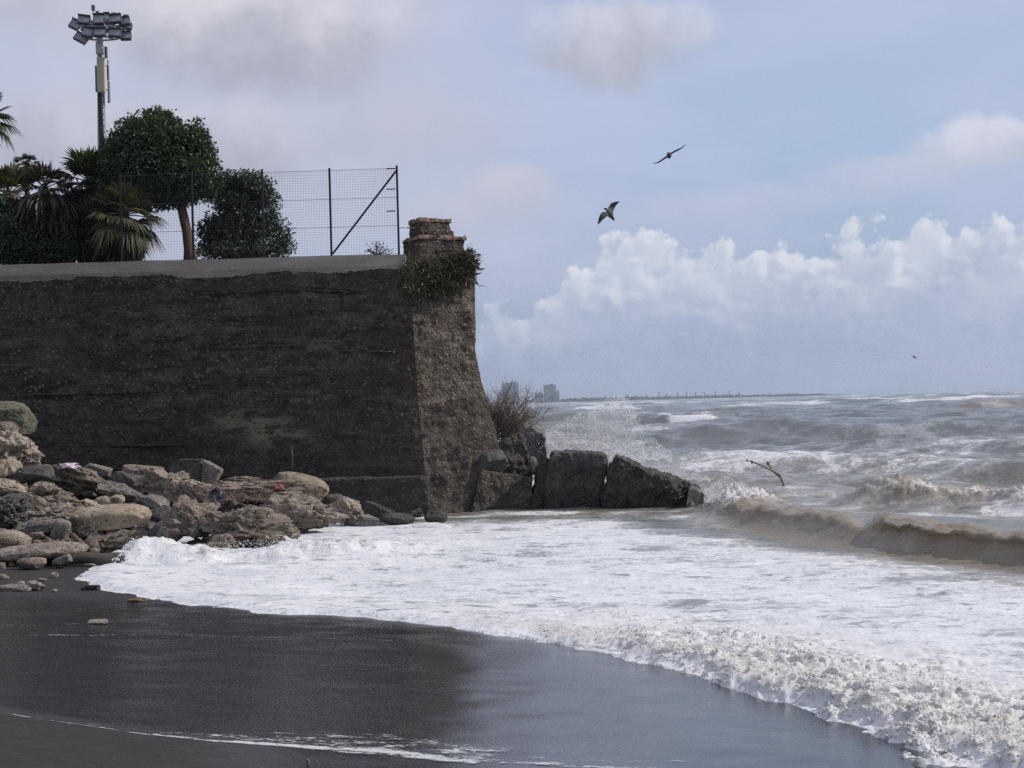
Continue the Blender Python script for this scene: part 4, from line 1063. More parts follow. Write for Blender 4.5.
t2 = empty('bushy_tree', at(240, 262, TY2)*np.array([1, 1, 0])+np.array([0, 0, gz]), 'low bushy grey-green tree with thin pale stems right of the dome-crowned tree', 'tree', 'trees behind the wall')
Lb = [lobe(238, 192, 34, 22, TY2), lobe(262, 205, 22, 20, TY2), lobe(218, 182, 18, 14, TY2), lobe(232, 232, 36, 26, TY2+.3), lobe(262, 232, 28, 24, TY2), lobe(280, 246, 16, 14, TY2), lobe(205, 238, 12, 20, TY2+.3), lobe(250, 212, 26, 16, TY2), lobe(266, 192, 14, 16, TY2), lobe(250, 182, 20, 12, TY2), lobe(278, 228, 16, 16, TY2), lobe(288, 246, 9, 10, TY2), lobe(240, 252, 50, 10, TY2)]
lst = []; cards(lst, crown_pts(Lb, 19000, rg, 1.4, -.22, .5), .12, rg, aspect=2.1)
cards(lst, crown_pts([lobe(232, 236, 28, 20, TY2+.5), lobe(240, 196, 24, 14, TY2+.3)], 1500, rg, .8, -2), .38, rg)
V, F_ = merge(lst); mesh_obj('crown', V, F_, LEAF2, t2)
mb = MB()
for (pts, r) in (([(236, 264), (236, 245), (240, 225), (242, 200)], .04), ([(237, 262), (233, 246), (228, 232), (226, 222)], .028), ([(240, 262), (240, 240), (233, 228), (231, 215)], .028), ([(242, 262), (247, 240), (256, 215)], .03)):
    mb.tube([at(px, py, TY2-.35) for px, py in pts], np.linspace(r, r*.5, len(pts)), 7)
mb.build('trunk', BARKP, t2, True)

def fan_leaf(mb, base, dirv, pet, L, nl, droop, rg, spread=2.7, wd=.085):
    """a fan palm frond: stalk, then leaflets radiating in a fan that droops at the tips"""
    d = np.array(dirv, float); d /= np.linalg.norm(d); side = np.cross(d, (0, 0, 1)); side /= np.linalg.norm(side)+1e-9
    side = side*math.cos(.4)+np.cross(side, d)*math.sin(rg.uniform(-.5, .5))
    hub = np.array(base)+d*pet-np.array([0, 0, .12*pet*droop])
    mb.tube([base, (np.array(base)+hub)/2+np.array([0, 0, .04*pet]), hub], [.025, .02, .015], 5, False)
    for k in range(nl):
        a = (k/(nl-1)-.5)*spread+rg.normal(0, .03); l_ = L*(1-.28*abs(a)/(spread/2))*rg.uniform(.88, 1.08)
        u = d*math.cos(a)+side*math.sin(a); w_ = np.cross(u, np.cross(d, side)); w_ /= np.linalg.norm(w_)+1e-9
        m_ = hub+u*l_*.55-np.array([0, 0, droop*l_*.10]); e_ = hub+u*l_*.95-np.array([0, 0, droop*l_*(.42+.2*rg.random())])
        W_ = wd*L
        mb.add([hub, m_+w_*W_*.5, e_, m_-w_*W_*.5, m_+np.cross(u, w_)*W_*.18], [(0, 1, 4), (1, 2, 4), (2, 3, 4), (3, 0, 4)])
def skirt(mb, top, h_, r_, n, rg):
    for _ in range(n):
        a = rg.uniform(0, 2*math.pi); z0 = rg.uniform(0, .75)*h_; rr_ = r_*rg.uniform(.25, 1.)*(1-.35*z0/h_)
        p = np.array(top)+np.array([math.cos(a)*rr_*.5, math.sin(a)*rr_*.5, -z0]); L = rg.uniform(.35, .8)*min(h_, 1.4)
        q = p+np.array([math.cos(a)*rr_*.55, math.sin(a)*rr_*.55, -L]); t_ = np.array([-math.sin(a), math.cos(a), 0])*rg.uniform(.03, .09)
        m_ = (p+q)/2+np.array([math.cos(a), math.sin(a), 0])*.1
        mb.add([p, m_+t_, q, m_-t_], [(0, 1, 2), (0, 2, 3)])
def palm(name, head_px, Y, label, fronds, L, pet, trunk_r, mats, sk=None, base_px=None, seed=1, nl=22):
    rg = np.random.default_rng(seed); h_ = at(*head_px, Y)
    bpx = at(*(base_px or head_px), Y)
    t = empty(name, (bpx[0], Y, gz), label, 'palm', 'palms behind the wall')
    mb = MB(); n_ = 9
    mb.tube([np.array([bpx[0]*(1-s)+h_[0]*s, Y, gz-.1+(h_[2]-gz+.1)*s]) for s in np.linspace(0, 1, n_)], [trunk_r*(1.25-.4*s+.05*math.sin(40*s)) for s in np.linspace(0, 1, n_)], 10)
    mb.build('trunk', BARK, t, True)
    for i in range(fronds):
        a = i*2.39996+rg.normal(0, .15); el = R(80)-R(125)*((i+.5)/fronds)**.9
        d = (math.cos(a)*math.cos(el), math.sin(a)*math.cos(el), math.sin(el))
        mb = MB(); fan_leaf(mb, h_+np.array([0, 0, .05]), d, pet*rg.uniform(.8, 1.2), L*rg.uniform(.85, 1.1), nl, .35+.9*max(0, .5-el), rg)
        mb.build('frond', mats[1] if (el < R(-10) and len(mats) > 1) else mats[0], t)
    if sk:
        mb = MB(); skirt(mb, h_-np.array([0, 0, .05]), sk[0], sk[1], sk[2], rg); mb.build('dry_skirt', DRY, t)
    return t
palm('fan_palm', (-15, 118), 47., 'tall fan palm at the left picture edge, only its stiff frond tips showing', 24, .80, .5, .16, (PALM,), (1.4, .45, 160), (-17, 262), 3, 26)
palm('fan_palm', (27, 166), 49., 'small fan palm head poking up above the shaggy brown palm', 20, .33, .22, .09, (PALM,), None, (27, 262), 4, 18)
palm('fan_palm', (45, 190), 46., 'shaggy palm smothered in a skirt of dry brown fronds', 22, .72, .4, .2, (DRY, DRY), (2.3, 1.15, 2200), (45, 262), 5)
palm('fan_palm', (92, 186), 47.5, 'big bushy green fan palm under the light mast, left of the dome-crowned tree', 44, .95, .6, .22, (PALM,), (2.3, 1.1, 1600), (88, 262), 6)
palm('fan_palm', (124, 217), 45.2, 'short palm with drooping yellowish fronds in front of the light mast foot', 36, .85, .55, .2, (PALMY, PALMY), (1.05, .8, 900), (112, 262), 7)
palm('fan_palm', (8, 196), 48.5, 'yellowish green palm low at the left picture edge behind the shaggy brown palm', 30, .85, .5, .2, (PALMY, PALM), (2., 1., 1200), (8, 262), 8)
def shrub(name, lobes, n, size, mat, loc, label, seed, twigs=0, asp=1.8, up=0., thr=-.3, cat='shrub', grp=None):
    rg = np.random.default_rng(seed); t = empty(name, loc, label, cat, grp); lst = []
    cards(lst, crown_pts(lobes, n, rg, 1.5, thr, .5), size, rg, aspect=asp, up=up); V, F_ = merge(lst); mesh_obj('foliage', V, F_, mat, t)
    mb = MB()
    for _ in range(max(twigs, 4)):
        l = lobes[rg.integers(len(lobes))]; q = l[0]+rg.normal(size=3)*np.array(l[1])*.5
        stick(mb, np.array(loc)+rg.normal(size=3)*np.array([.1, .1, .0]), q, .02)
    mb.build('stem', TWIG, t); return t
G3 = 'shrubs behind the wall'
shrub('shrub', [lobe(12, 240, 24, 26, 45.5), lobe(34, 246, 26, 22, 45.6), lobe(58, 250, 18, 18, 45.6)], 9000, .14, LEAF, (at(25, 262, 45.5)[0], 45.5, gz), 'dark evergreen shrub along the coping at the foot of the shaggy brown palm', 31, grp=G3)
shrub('shrub', [lobe(78, 242, 16, 22, 46.6), lobe(96, 236, 16, 20, 46.8), lobe(104, 222, 18, 18, 47)], 6500, .14, LEAF, (at(86, 262, 46.6)[0], 46.6, gz), 'dark shrub filling the gap between the shaggy brown palm and the drooping palm', 32, grp=G3)
shrub('shrub', [lobe(-10, 225, 24, 34, 46.5)], 5000, .15, LEAF, (at(-10, 262, 46.5)[0], 46.5, gz), 'dark shrub mostly outside the left picture edge under the yellowish palm', 33, grp=G3)
shrub('sparse_plant', [lobe(376, 247, 10, 8, 42.55, 0, .2), lobe(370, 251, 6, 4, 42.5, 0, .2), lobe(386, 250, 8, 5, 42.5, 0, .2)], 150, .07, WEEDG, (at(376, 256, 42.6)[0], 42.6, cz1), 'small sparse weed growing on the coping in the corner bay of the fence', 34, 14, thr=-.9)
# dry growth hanging over the wall corner
def hang():
    rg = np.random.default_rng(41)
    t = empty('hanging_shrub', at(440, 262, 42.6), 'dry straggly bush hanging over the wall corner below the rubble pillar', 'shrub')
    for nm, mat, spots in (('dry_stems', DRYG, [(411, 272, 8, 20), (425, 281, 14, 20), (440, 276, 16, 22), (408, 281, 5, 16), (457, 272, 14, 20), (430, 264, 14, 12)]), ('leaves', WEEDG, [(452, 268, 16, 16), (464, 270, 9, 16), (469, 264, 6, 13), (436, 280, 16, 10)])):
        mb = MB()
        for (px, py, sx_, sy_) in spots:
            for _ in range(640):
                if nm == 'leaves' and rg.random() < .45: continue
                qx, qy = px+rg.normal()*sx_*.5, py+rg.normal()*sy_*.5
                f = np.clip((qx-409)/66, 0, 1.05); Y = 42.0+1.15*f-.14-rg.uniform(0, .42)
                p = at(qx, qy, Y); L = rg.uniform(.1, .32); a = rg.normal(0, .7)
                d = np.array([math.sin(a)+.15, rg.normal(0, .4)-.25, (-math.cos(a) if nm == 'dry_stems' else rg.normal(0, .8))]); d *= L/np.linalg.norm(d)
                s_ = np.cross(d, rg.normal(size=3)); s_ *= (.011 if nm == 'dry_stems' else .03)/(np.linalg.norm(s_)+1e-9)
                mb.add([p, p+d*.5+s_, p+d, p+d*.5-s_], [(0, 1, 2, 3)])
        mb.build(nm, mat, t)
    mb = MB()
    for _ in range(60):
        px, py = rg.uniform(462, 474), rg.uniform(255, 278); p = at(px, py, 43.1); d = np.array([rg.uniform(.1, .38), rg.normal(0, .15), rg.uniform(-.1, .35)])
        stick(mb, p, p+d, .006, .15)
    mb.build('stem', TWIG, t)
hang()
# leafless bush beside the wall end
def bare():
    rg = np.random.default_rng(43); base = at(497, 436, 44.8)
    t = empty('bare_bush', base, 'leafless grey-brown bush leaning out from behind the wall end', 'bush')
    mb = MB()
    def grow(p, d, L, r, lv):
        n_ = 4; pts = [p]; q = p; dd = d
        for _ in range(n_):
            dd = dd+rg.normal(size=3)*.13+np.array([0, 0, .05]); dd /= np.linalg.norm(dd); q = q+dd*L/n_; pts.append(q)
        mb.tube(pts, np.linspace(r, r*.55, len(pts)), 4 if lv else 5, False)
        if lv < 4 and L > .05:
            for _ in range(4 if lv < 2 else 3):
                k = rg.integers(1, n_+1); nd = dd+rg.normal(size=3)*.52; nd /= np.linalg.norm(nd); grow(pts[k], nd, L*rg.uniform(.5, .75), r*.55, lv+1)
    for a in np.linspace(-.55, 1.4, 40):
        grow(base+rg.normal(size=3)*np.array([.15, .25, .1]), np.array([math.sin(a), rg.normal(0, .35), math.cos(a)]), rg.uniform(.6, 1.05), .017, 0)
    mb.build('branches', TWIG, t)
bare()

# ---------------------------------------------------------------- fence on the coping
fen = empty('wire_fence', at(330, 258, 42.25), 'tall wire mesh fence on dark posts standing on the coping', 'fence')
FY = 42.2; ztop = at(330, 169, FY)[2]; zb0 = cz1-.15
postx = [at(px, 255, FY)[0] for px in (399, 331.5, 264, 193.5, 122, 51, -20)]
ztops = [at(395, 166.5, FY)[2], at(329, 169, FY)[2], at(261, 170, FY)[2]]+[at(261, 170, FY)[2]]*4
for x_, zt in zip(postx[:5], ztops):
    mb = MB(); mb.box((x_, FY, (zt+zb0)/2), (.058, .058, zt-zb0)); mb.box((x_, FY, zt+.01), (.07, .07, .02)); mb.build('post', IRON, fen)
mb = MB(); mb.tube([at(396, 171, FY-.04), at(332.5, 254, FY-.04)], .03, 8); mb.build('brace', IRON, fen)
mb = MB(); x1, x0 = postx[0], postx[4]; zt = ztops[1]-.03
for x_ in np.arange(x0, x1-.03, .076): mb.box((x_, FY+.035, (zt+cz1)/2+.02), (.0032, .0032, zt-cz1-.04))
for z_ in np.arange(cz1+.05, zt, .076): mb.box(((x0+x1)/2, FY+.039, z_), (x1-x0, .0032, .0032))
for f in (0, .33, .66, 1): mb.tube([(x0, FY+.043, cz1+.05+(zt-cz1-.05)*f), ((x0+x1)/2, FY+.043, cz1+.04+(zt-cz1-.05)*f), (x1, FY+.043, cz1+.05+(zt-cz1-.05)*f)], .006, 5)
mb.build('wire_mesh', WIRE, fen)
for py in (168.5, 189, 211):
    p = at(395, py, FY); mb = MB(); mb.box(p+np.array([-.12, 0, 0]), (.26, .03, .03)); mb.build('bracket', IRON, fen)
p = at(405, 227, FY); mb = MB(); mb.tube([p+np.array([-.2, 0, 0]), p+np.array([.3, .35, 0])], .02, 6); mb.build('tie_rod', STEEL, fen)

# ---------------------------------------------------------------- floodlight mast
MY = 80.
mast = empty('floodlight_mast', (at(104, 262, MY)[0], MY, gz), 'tall floodlight mast with a crown of grey lamps and antenna panels', 'light mast')
mb = MB(); mb.tube([at(104, 262, MY), at(102, 150, MY), at(101, 90, MY), at(100, 40, MY), at(99.5, 18, MY)], [.30, .24, .2, .16, .1], 14); mb.build('pole', STEEL, mast, True)
mb = MB()
for dx in (-2.5, -1, 1): mb.tube([at(100.5+dx, 85, MY-.32), at(101+dx*.8, 110, MY-.34), at(102+dx, 130, MY-.34), at(102.8+dx*.8, 165, MY-.36)], .05, 6)
for py in range(90, 160, 6): mb.box(at(101+(py-90)*.02, py, MY-.3), (.3, .05, .06))
mb.build('cable_ladder', BLACK, mast)
def mbox(name, x0_, y0_, x1_, y1_, Y, dep, mat, parent=mast, tilt=0.):
    A_, B_ = at(x0_, y0_, Y), at(x1_, y1_, Y); c = (A_+B_)/2; o_ = MB()
    s_ = (abs(B_[0]-A_[0]), dep, abs(A_[2]-B_[2])); rm = Matrix.Rotation(tilt, 4, 'Y') if tilt else None
    o_.box(c, s_, rm); o_.box(c+np.array([0, -dep/2-.01, 0]), (s_[0]*.86, .03, s_[2]*.93), rm)
    return o_.build(name, mat, parent)
mbox('antenna_panel', 97.2, 58, 105.3, 92.5, MY-.45, .25, CREAM)
mbox('antenna_panel', 96.3, 42, 103.3, 54, MY-.4, .3, PALEB)
mbox('antenna_panel', 104.8, 47, 107.3, 58, MY-.2, .2, LAMPG)
mbox('antenna_panel', 95.4, 66, 97, 92, MY-.2, .2, LAMPG)
mbox('antenna_panel', 107.2, 66, 109.0, 80, MY, .2, LAMPG)
mbox('antenna_panel', 108.0, 82, 110.2, 102, MY, .2, STEEL)
mb = MB(); mb.tube([at(108, 60, MY), at(108.6, 103, MY)], .05, 6); mb.tube([at(102, 66, MY), at(108, 66, MY)], .03, 5); mb.tube([at(102, 90, MY), at(109, 90, MY)], .03, 5); mb.build('side_rail', STEEL, mast)
mb = MB()
for zpx in (26, 36):
    c = at(101, zpx, MY); rr_ = 1.35 if zpx == 26 else 1.15; tt = np.linspace(0, 2*math.pi, 25)
    mb.tube([c+np.array([rr_*math.cos(a), rr_*math.sin(a)*.8, 0]) for a in tt], .05, 6, False)
    for a in np.linspace(0, math.pi, 4)[:-1]: mb.tube([c+np.array([rr_*math.cos(a), rr_*math.sin(a)*.8, 0]), c-np.array([rr_*math.cos(a), rr_*math.sin(a)*.8, 0])], .04, 5)
mb.build('lamp_ring', STEEL, mast, True)
GL = plain('lamp_glass', (.25, .27, .30), .15, 0, .05, 2)
for (px, py, w_, h_, tl_, dy) in ((75, 25, 10, 9, 28, -.5), (84, 20.5, 12, 8, 8, -.9), (99, 20, 11, 10, 0, -1.1), (107, 18, 6, 8, 0, .8), (115.5, 19.5, 12, 8, -4, -.9), (124.5, 22, 11, 8, -8, -.5), (128, 27, 8, 5, 12, .6),
                                  (81, 38.5, 13, 8, 30, -.6), (88, 33, 11, 9, 12, -1.), (100, 33, 12, 8, 0, -1.1), (86, 28, 8, 8, 20, .6), (115, 33.5, 12, 8, 4, -.9), (126, 36.5, 10.5, 7.5, 0, -.5), (93, 27, 6, 7, 0, .9), (110, 28, 8, 6, 0, .8), (121, 30, 7, 5, -20, .9)):
    c = at(px, py, MY+dy); k = MY/F_PX; rm = Matrix.Rotation(R(tl_), 4, 'Y')@Matrix.Rotation(R(-20), 4, 'X')
    mb = MB(); mb.box(c, (w_*k, .22, h_*k), rm); mb.box(c+np.array(rm@Vector((0, .16, 0))), (w_*k*.55, .16, h_*k*.6), rm)
    mb.box(c+np.array(rm@Vector((0, -.17, h_*k*.48))), (w_*k*1.04, .2, .03), rm)
    f = mb.build('floodlight', LAMPG, mast)
    m_ = MB(); m_.box(c+np.array(rm@Vector((0, -.118, 0))), (w_*k*.86, .02, h_*k*.82), rm); m_.build('lamp_glass', GL, f)
    m_ = MB(); m_.tube([c+np.array(rm@Vector((0, .2, 0))), at(101+(px-101)*.86, 26 if py < 27 else 36, MY+dy*.8)], .04, 5); m_.build('lamp_bracket', STEEL, f)
for pts, r in ((((93.5, 22), (93.2, 8)), .02), (((97.5, 18), (97.5, 14)), .03), (((113.5, 18), (113.5, 14)), .02), (((126, 22), (125.5, 16)), .02)):
    mb = MB(); mb.tube([at(*p, MY) for p in pts], r, 5)
    c = at(*pts[1], MY); s_ = (.16, .16, .3) if pts[0][0] < 100 else (.22, .16, .14); mb.box(c, s_); mb.build('sensor', LAMPG, mast)

# ---------------------------------------------------------------- gulls
GULL = plain('gull_plumage', (.045, .045, .05), .8, 0, .25, 8)
def wing_strip(pts, chords, fwd, th_):
    """closed thin aerofoil loft along pts"""
    m_ = MB(); V = []; n_ = 8; fwd = np.array(fwd, float); fwd /= np.linalg.norm(fwd)
    P_ = np.array(pts, float); T = np.gradient(P_, axis=0)
    for p, c, t, h_ in zip(P_, chords, T, th_):
        u = np.cross(t, fwd); u /= np.linalg.norm(u)
        for k in range(n_):
            a = 2*math.pi*k/n_; V.append(p+fwd*c*.5*math.cos(a)+u*h_*math.sin(a))
    F_ = [(i*n_+k, i*n_+(k+1) % n_, (i+1)*n_+(k+1) % n_, (i+1)*n_+k) for i in range(len(P_)-1) for k in range(n_)]+[tuple(range(n_))[::-1], tuple((len(P_)-1)*n_+k for k in range(n_))]
    m_.add(V, F_); return m_
def gull(px, py, Y, span, pts_l, pts_r, fwd, body_dir, label, name='seagull'):
    c = at(px, py, Y); s = span/2
    m = MB()
    bd = np.array(body_dir, float); bd /= np.linalg.norm(bd); t_ = np.linspace(-1, 1, 15)
    prof_ = [.012, .03, .03, .035, .055, .075, .085, .09, .088, .078, .062, .05, .052, .045, .012]
    m.tube([c+bd*.31*s/.6*q for q in t_], [r*s/.6 for r in prof_], 12)
    m.tube([c+bd*.30*s/.6, c+bd*.37*s/.6-np.array([0, 0, .012])], [.018*s/.6, .005*s/.6], 6)      # bill
    side = np.cross(bd, (0, 0, 1)); side /= np.linalg.norm(side)
    tb = c-bd*.24*s/.6
    m.add([tb+side*.03*s, tb-side*.03*s, tb-bd*.22*s+side*.13*s, tb-bd*.24*s, tb-bd*.22*s-side*.13*s]+[p-np.array([0, 0, .02*s]) for p in (tb+side*.03*s, tb-side*.03*s, tb-bd*.22*s+side*.13*s, tb-bd*.24*s, tb-bd*.22*s-side*.13*s)],
          [(0, 2, 3, 4, 1), (5, 6, 9, 8, 7), (0, 5, 7, 2), (2, 7, 8, 3), (3, 8, 9, 4), (4, 9, 6, 1), (1, 6, 5, 0)])
    for W_ in (pts_l, pts_r):
        P_ = [c]+[at(a, b, Y+dy) for a, b, dy in W_]
        t0 = np.linspace(0, 1, len(P_)); t1 = np.linspace(0, 1, 11); P_ = np.array(P_)
        Q = np.stack([np.interp(t1, t0, P_[:, k]) for k in range(3)], 1)
        Q[1:-1] = (Q[:-2]+2*Q[1:-1]+Q[2:])/4
        ch = np.interp(t1, [0, .25, .5, .8, 1], [.26, .27, .24, .14, .03])*s/.6
        w_ = wing_strip(Q, ch, fwd, np.interp(t1, [0, .4, 1], [.03, .017, .007])*s/.6); m.add(np.concatenate(w_.V), w_.F)
    o = m.build(name, GULL); b = get_v(o.data)
    set_v(o.data, b-c); o.location = c
    remesh(o, .011*s/.6); o.data.polygons.foreach_set('use_smooth', [True]*len(o.data.polygons))
    return tag(o, label, 'bird', 'gulls in flight')
gull(669, 155.5, 50, 1.2, [(664, 158.5, -.1), (660, 161.5, -.1), (657, 163, 0), (653, 163.6, .1)], [(673, 152, .1), (679, 149.5, .1), (683, 147, .1), (686, 144, 0)], (.10, 1, -.06), (.15, 1, -.12), 'upper gull gliding away with wings spread in one slanting line')
gull(610, 214.5, 48, 1.2, [(606, 213.3, -.2), (602.5, 216, -.3), (600, 220, -.3), (597.8, 224.5, -.2)], [(610.5, 210, .2), (612.5, 205.5, .3), (615.5, 203, .3), (619.5, 201.4, .2)], (.75, .5, -.55), (.35, .55, -.38), 'lower gull banking with both wings bent and its body hanging below')
gull(914.3, 357, 105, 1.15, [(913, 356, 0), (911.5, 355.3, 0), (910, 355.2, 0)], [(915.5, 358.6, 0), (917, 358.2, 0), (918.3, 357.2, 0)], (.3, 1, 0), (.3, 1, .1), 'tiny distant gull low over the sea at the right')

# ---------------------------------------------------------------- spray
def droplets(name, pts, sizes):
    n = len(pts); B = np.array([(1,0,0), (-1,0,0), (0,1,0), (0,-1,0), (0,0,1), (0,0,-1)], float)
    T = np.array([(0,2,4), (2,1,4), (1,3,4), (3,0,4), (2,0,5), (1,2,5), (3,1,5), (0,3,5)])
    V = (pts[:, None, :]+B[None]*sizes[:, None, None]).reshape(-1, 3); F_ = (T[None]+6*np.arange(n)[:, None, None]).reshape(-1, 3)
    n_ = NT(name+'_white'); m = n_.set(color=(.85, .86, .87), rough=.5)
    return tag(mesh_obj(name, V, F_, m), kind='stuff')
rg = np.random.default_rng(71)
PS, SS = [], []
def burst(px0, px1, topfn, basefn, Y, n, smin, smax, pw=2.):
    px = rg.uniform(px0, px1, n); t, b = topfn(px), basefn(px); f = rg.random(n)**pw
    py = b+(t-b)*f; py += 3*perlin(px*.12, py*.12, None, 5)
    for a, c in zip(px, py):
        PS.append(at(a, c, Y+rg.normal(0, 1.))); SS.append(rg.uniform(smin, smax)*(1+1.2*(rg.random() < .08)))
X_ = lambda *v: (lambda px: np.interp(px, v[0::2], v[1::2]))
burst(540, 672, X_(538, 440, 560, 424, 585, 410, 610, 398, 622, 393, 632, 402, 645, 432, 672, 454), X_(538, 460, 672, 460), 50, 15000, .003, .008, 1.5)
burst(540, 660, X_(538, 440, 560, 424, 585, 410, 610, 398, 622, 393, 632, 402, 645, 432, 660, 450), X_(538, 460, 660, 460), 50, 1800, .006, .015, 1.3)
burst(588, 636, X_(588, 412, 606, 399, 622, 393, 636, 412), X_(588, 430, 636, 436), 49, 4000, .003, .010, .7)
burst(545, 600, X_(545, 430, 575, 414, 600, 412), X_(545, 450, 600, 450), 49, 3000, .003, .010, .9)
burst(520, 645, X_(520, 442, 545, 432, 590, 434, 645, 442), X_(520, 470, 645, 472), 48, 16000, .004, .010, 1.)
burst(605, 710, X_(605, 452, 640, 455, 710, 480), X_(605, 470, 710, 482), 45, 4500, .003, .009, 1.2)
burst(704, 780, X_(704, 490, 722, 476, 745, 484, 780, 502), X_(704, 503, 780, 512), 39.3, 7000, .003, .010, 1.1)
burst(112, 180, X_(112, 560, 132, 537, 140, 541, 160, 546, 180, 549), X_(112, 566, 180, 560), 29., 3500, .003, .009, 1.)
burst(180, 430, X_(180, 546, 330, 532, 430, 536), X_(180, 558, 430, 548), 29.6, 3500, .003, .008, 1.6)
droplets('sea_spray', np.array(PS), np.array(SS))
def mist(px, py, Y, rx, ry, rz_, d):
    c = at(px, py, Y); bm = bmesh.new(); bmesh.ops.create_icosphere(bm, subdivisions=3, radius=1)
    V = np.array([v.co[:] for v in bm.verts]); Fs = np.array([[v.index for v in f.verts] for f in bm.faces]); bm.free()
    n = NT('drifting_mist'); n.N.remove(n.b); v = n.nd('ShaderNodeVolumePrincipled'); tc = n.coord()
    ln = n.nd('ShaderNodeVectorMath', operation='LENGTH'); n._in(ln.inputs[0], tc)
    fall = n.step(1., .25, ln.outputs['Value']); nz = n.step(.36, .68, n.noise(tc, 2.6, 5, .6))
    n._in(v.inputs['Density'], n.math('MULTIPLY', n.math('MULTIPLY', fall, nz), d)); v.inputs['Color'].default_value = (.97, .97, .98, 1); v.inputs['Anisotropy'].default_value = .3
    n.L.new(v.outputs[0], n.out.inputs['Volume'])
    o = mesh_obj('spray_mist', V, Fs, n.m); o.location = c; k = Y/F_PX; o.scale = (rx*k, rz_, ry*k); tag(o, kind='stuff')
mist(592, 440, 49.5, 62, 34, 2.2, .55)
mist(612, 415, 50, 30, 28, 1.4, .5)
mist(738, 492, 39.6, 36, 18, 1.0, .6)

# ---------------------------------------------------------------- froth heaped along the front of the wash
bm = bmesh.new(); bmesh.ops.create_icosphere(bm, subdivisions=1, radius=1)
bV = np.array([v.co[:] for v in bm.verts]); bF = np.array([[v.index for v in f.verts] for f in bm.faces]); bm.free()
cand = np.where((eD2 > .02) & (eD2 < 2.4) & (ey > 7.5) & (np.abs(ex/ey) < .46))[0]
wgt = (sstep(.02, .12, eD2)*(np.exp(-(eD2/.75)**2)+.16)*(.12+.88*grow)*(.2+clus)*np.clip(lump, .1, 1.5)**2)[cand]*ey[cand]**1.4
N_B = 11000
pick = rg.choice(cand, N_B, p=wgt/wgt.sum())
rad = np.clip(.005*rg.pareto(2.4, N_B)+.006, .006, .026)*(.5+.5*grow[pick])
idx_all = np.where(nm)[0][pick]
cc = np.stack([sx[idx_all]+offx[idx_all], sy[idx_all]+offy[idx_all], sea[idx_all]], 1)+rg.normal(size=(N_B, 3))*np.array([.02, .02, 0])
cc[:, 2] += rad*rg.uniform(-.55, .45, N_B)
sq_ = rg.uniform(.75, 1.2, (N_B, 3))
jit = 1+.16*fbm3(np.tile(bV, (1, 1))*1.7, 2, 9)
fv = (cc[:, None, :]+(bV*jit[:, None])[None]*rad[:, None, None]*sq_[:, None, :]).reshape(-1, 3)
ff = (bF[None]+len(bV)*np.arange(N_B)[:, None, None]).reshape(-1, 3)
n = NT('wet_froth'); fr_ = n.nd('ShaderNodeNewGeometry').outputs['Random Per Island']
c_f = n.mix(fr_, (.70, .68, .64), (.82, .815, .80)); n.set(color=c_f, rough=.45)
tr_ = n.nd('ShaderNodeBsdfTranslucent'); n._in(tr_.inputs[0], c_f); mx_ = n.nd('ShaderNodeMixShader'); mx_.inputs[0].default_value = .3
n.L.new(n.b.outputs[0], mx_.inputs[1]); n.L.new(tr_.outputs[0], mx_.inputs[2]); n.L.new(mx_.outputs[0], n.out.inputs[0])
tag(mesh_obj('sea_froth', fv, ff, n.m, None, True), kind='stuff')

# ---------------------------------------------------------------- thin foam lines left on the sand
def foam_strip(px_pts, wid, thr, seed, name='swash_foam'):
    C = np.array([on_beach(*p)[:2] for p in px_pts]); L = np.concatenate([[0], np.cumsum(np.hypot(*np.diff(C, axis=0).T))])
    n_ = max(20, int(L[-1]/.04)); s = np.linspace(0, L[-1], n_); cx_ = np.interp(s, L, C[:, 0]); cy_ = np.interp(s, L, C[:, 1])
    tx, ty = np.gradient(cx_), np.gradient(cy_); tl_ = np.hypot(tx, ty); nx2, ny2 = -ty/tl_, tx/tl_
    m = 9; V = []
    for j in range(m):
        f = j/(m-1); ww = np.interp(s/L[-1], np.linspace(0, 1, len(wid)), wid)*f+.04*perlin(s*1.3, s*0+seed, None, seed)
        X_2, Y_2 = cx_+nx2*ww, cy_+ny2*ww; V.append(np.stack([X_2, Y_2, beach_z(X_2, Y_2)+.012*fbm2(X_2*.9, Y_2*.9, 3, 5)*sstep(4, 8, Y_2)+.006], 1))
    V = np.concatenate(V); I = np.arange(m*n_).reshape(m, n_); Q = np.stack([I[:-1, :-1], I[:-1, 1:], I[1:, 1:], I[1:, :-1]], -1).reshape(-1, 4)
    ac = np.repeat(np.linspace(0, 1, m), n_)
    n = NT(name+'_bubbles'); p = n.pos(); a = n.attr('across')
    st = n.scale(p, (1, 2.6, 1))
    v = n.math('ADD', n.math('MULTIPLY', n.noise(st, 3.2, 5, .65), .5), n.math('MULTIPLY', n.noise(st, 17, 4, .7), .5))
    edge_ = n.math('MULTIPLY', n.step(.0, .12, a), n.step(1., .5, a)); line = n.math('MULTIPLY', n.step(.22, .06, a), .16)
    mk = n.step(thr, thr+.09, n.math('ADD', n.math('MULTIPLY', v, n.math('ADD', n.math('MULTIPLY', edge_, .25), .75)), line))
    mk = n.math('MULTIPLY', mk, n.math('MULTIPLY', n.step(0., .05, a), n.step(1., .6, a)))
    m_ = n.set(color=(.62, .63, .64), rough=.6, alpha=n.math('MULTIPLY', mk, .85))
    tag(mesh_obj(name, V, Q, m_, None, True, {'across': ac}), kind='stuff')
foam_strip([p for p in SWASH_PX[:5]], [.16, .20, .25], .57, 1)
foam_strip(SWASH_PX[4:-1], [.35, 1.1, 1.3], .515, 2)
foam_strip([(330, 753), (420, 760), (560, 768), (700, 775)], [.8, 1.0, .8], .575, 6)
foam_strip([(-5, 636), (120, 635), (250, 637), (400, 641)], [.18, .25, .12], .60, 3)
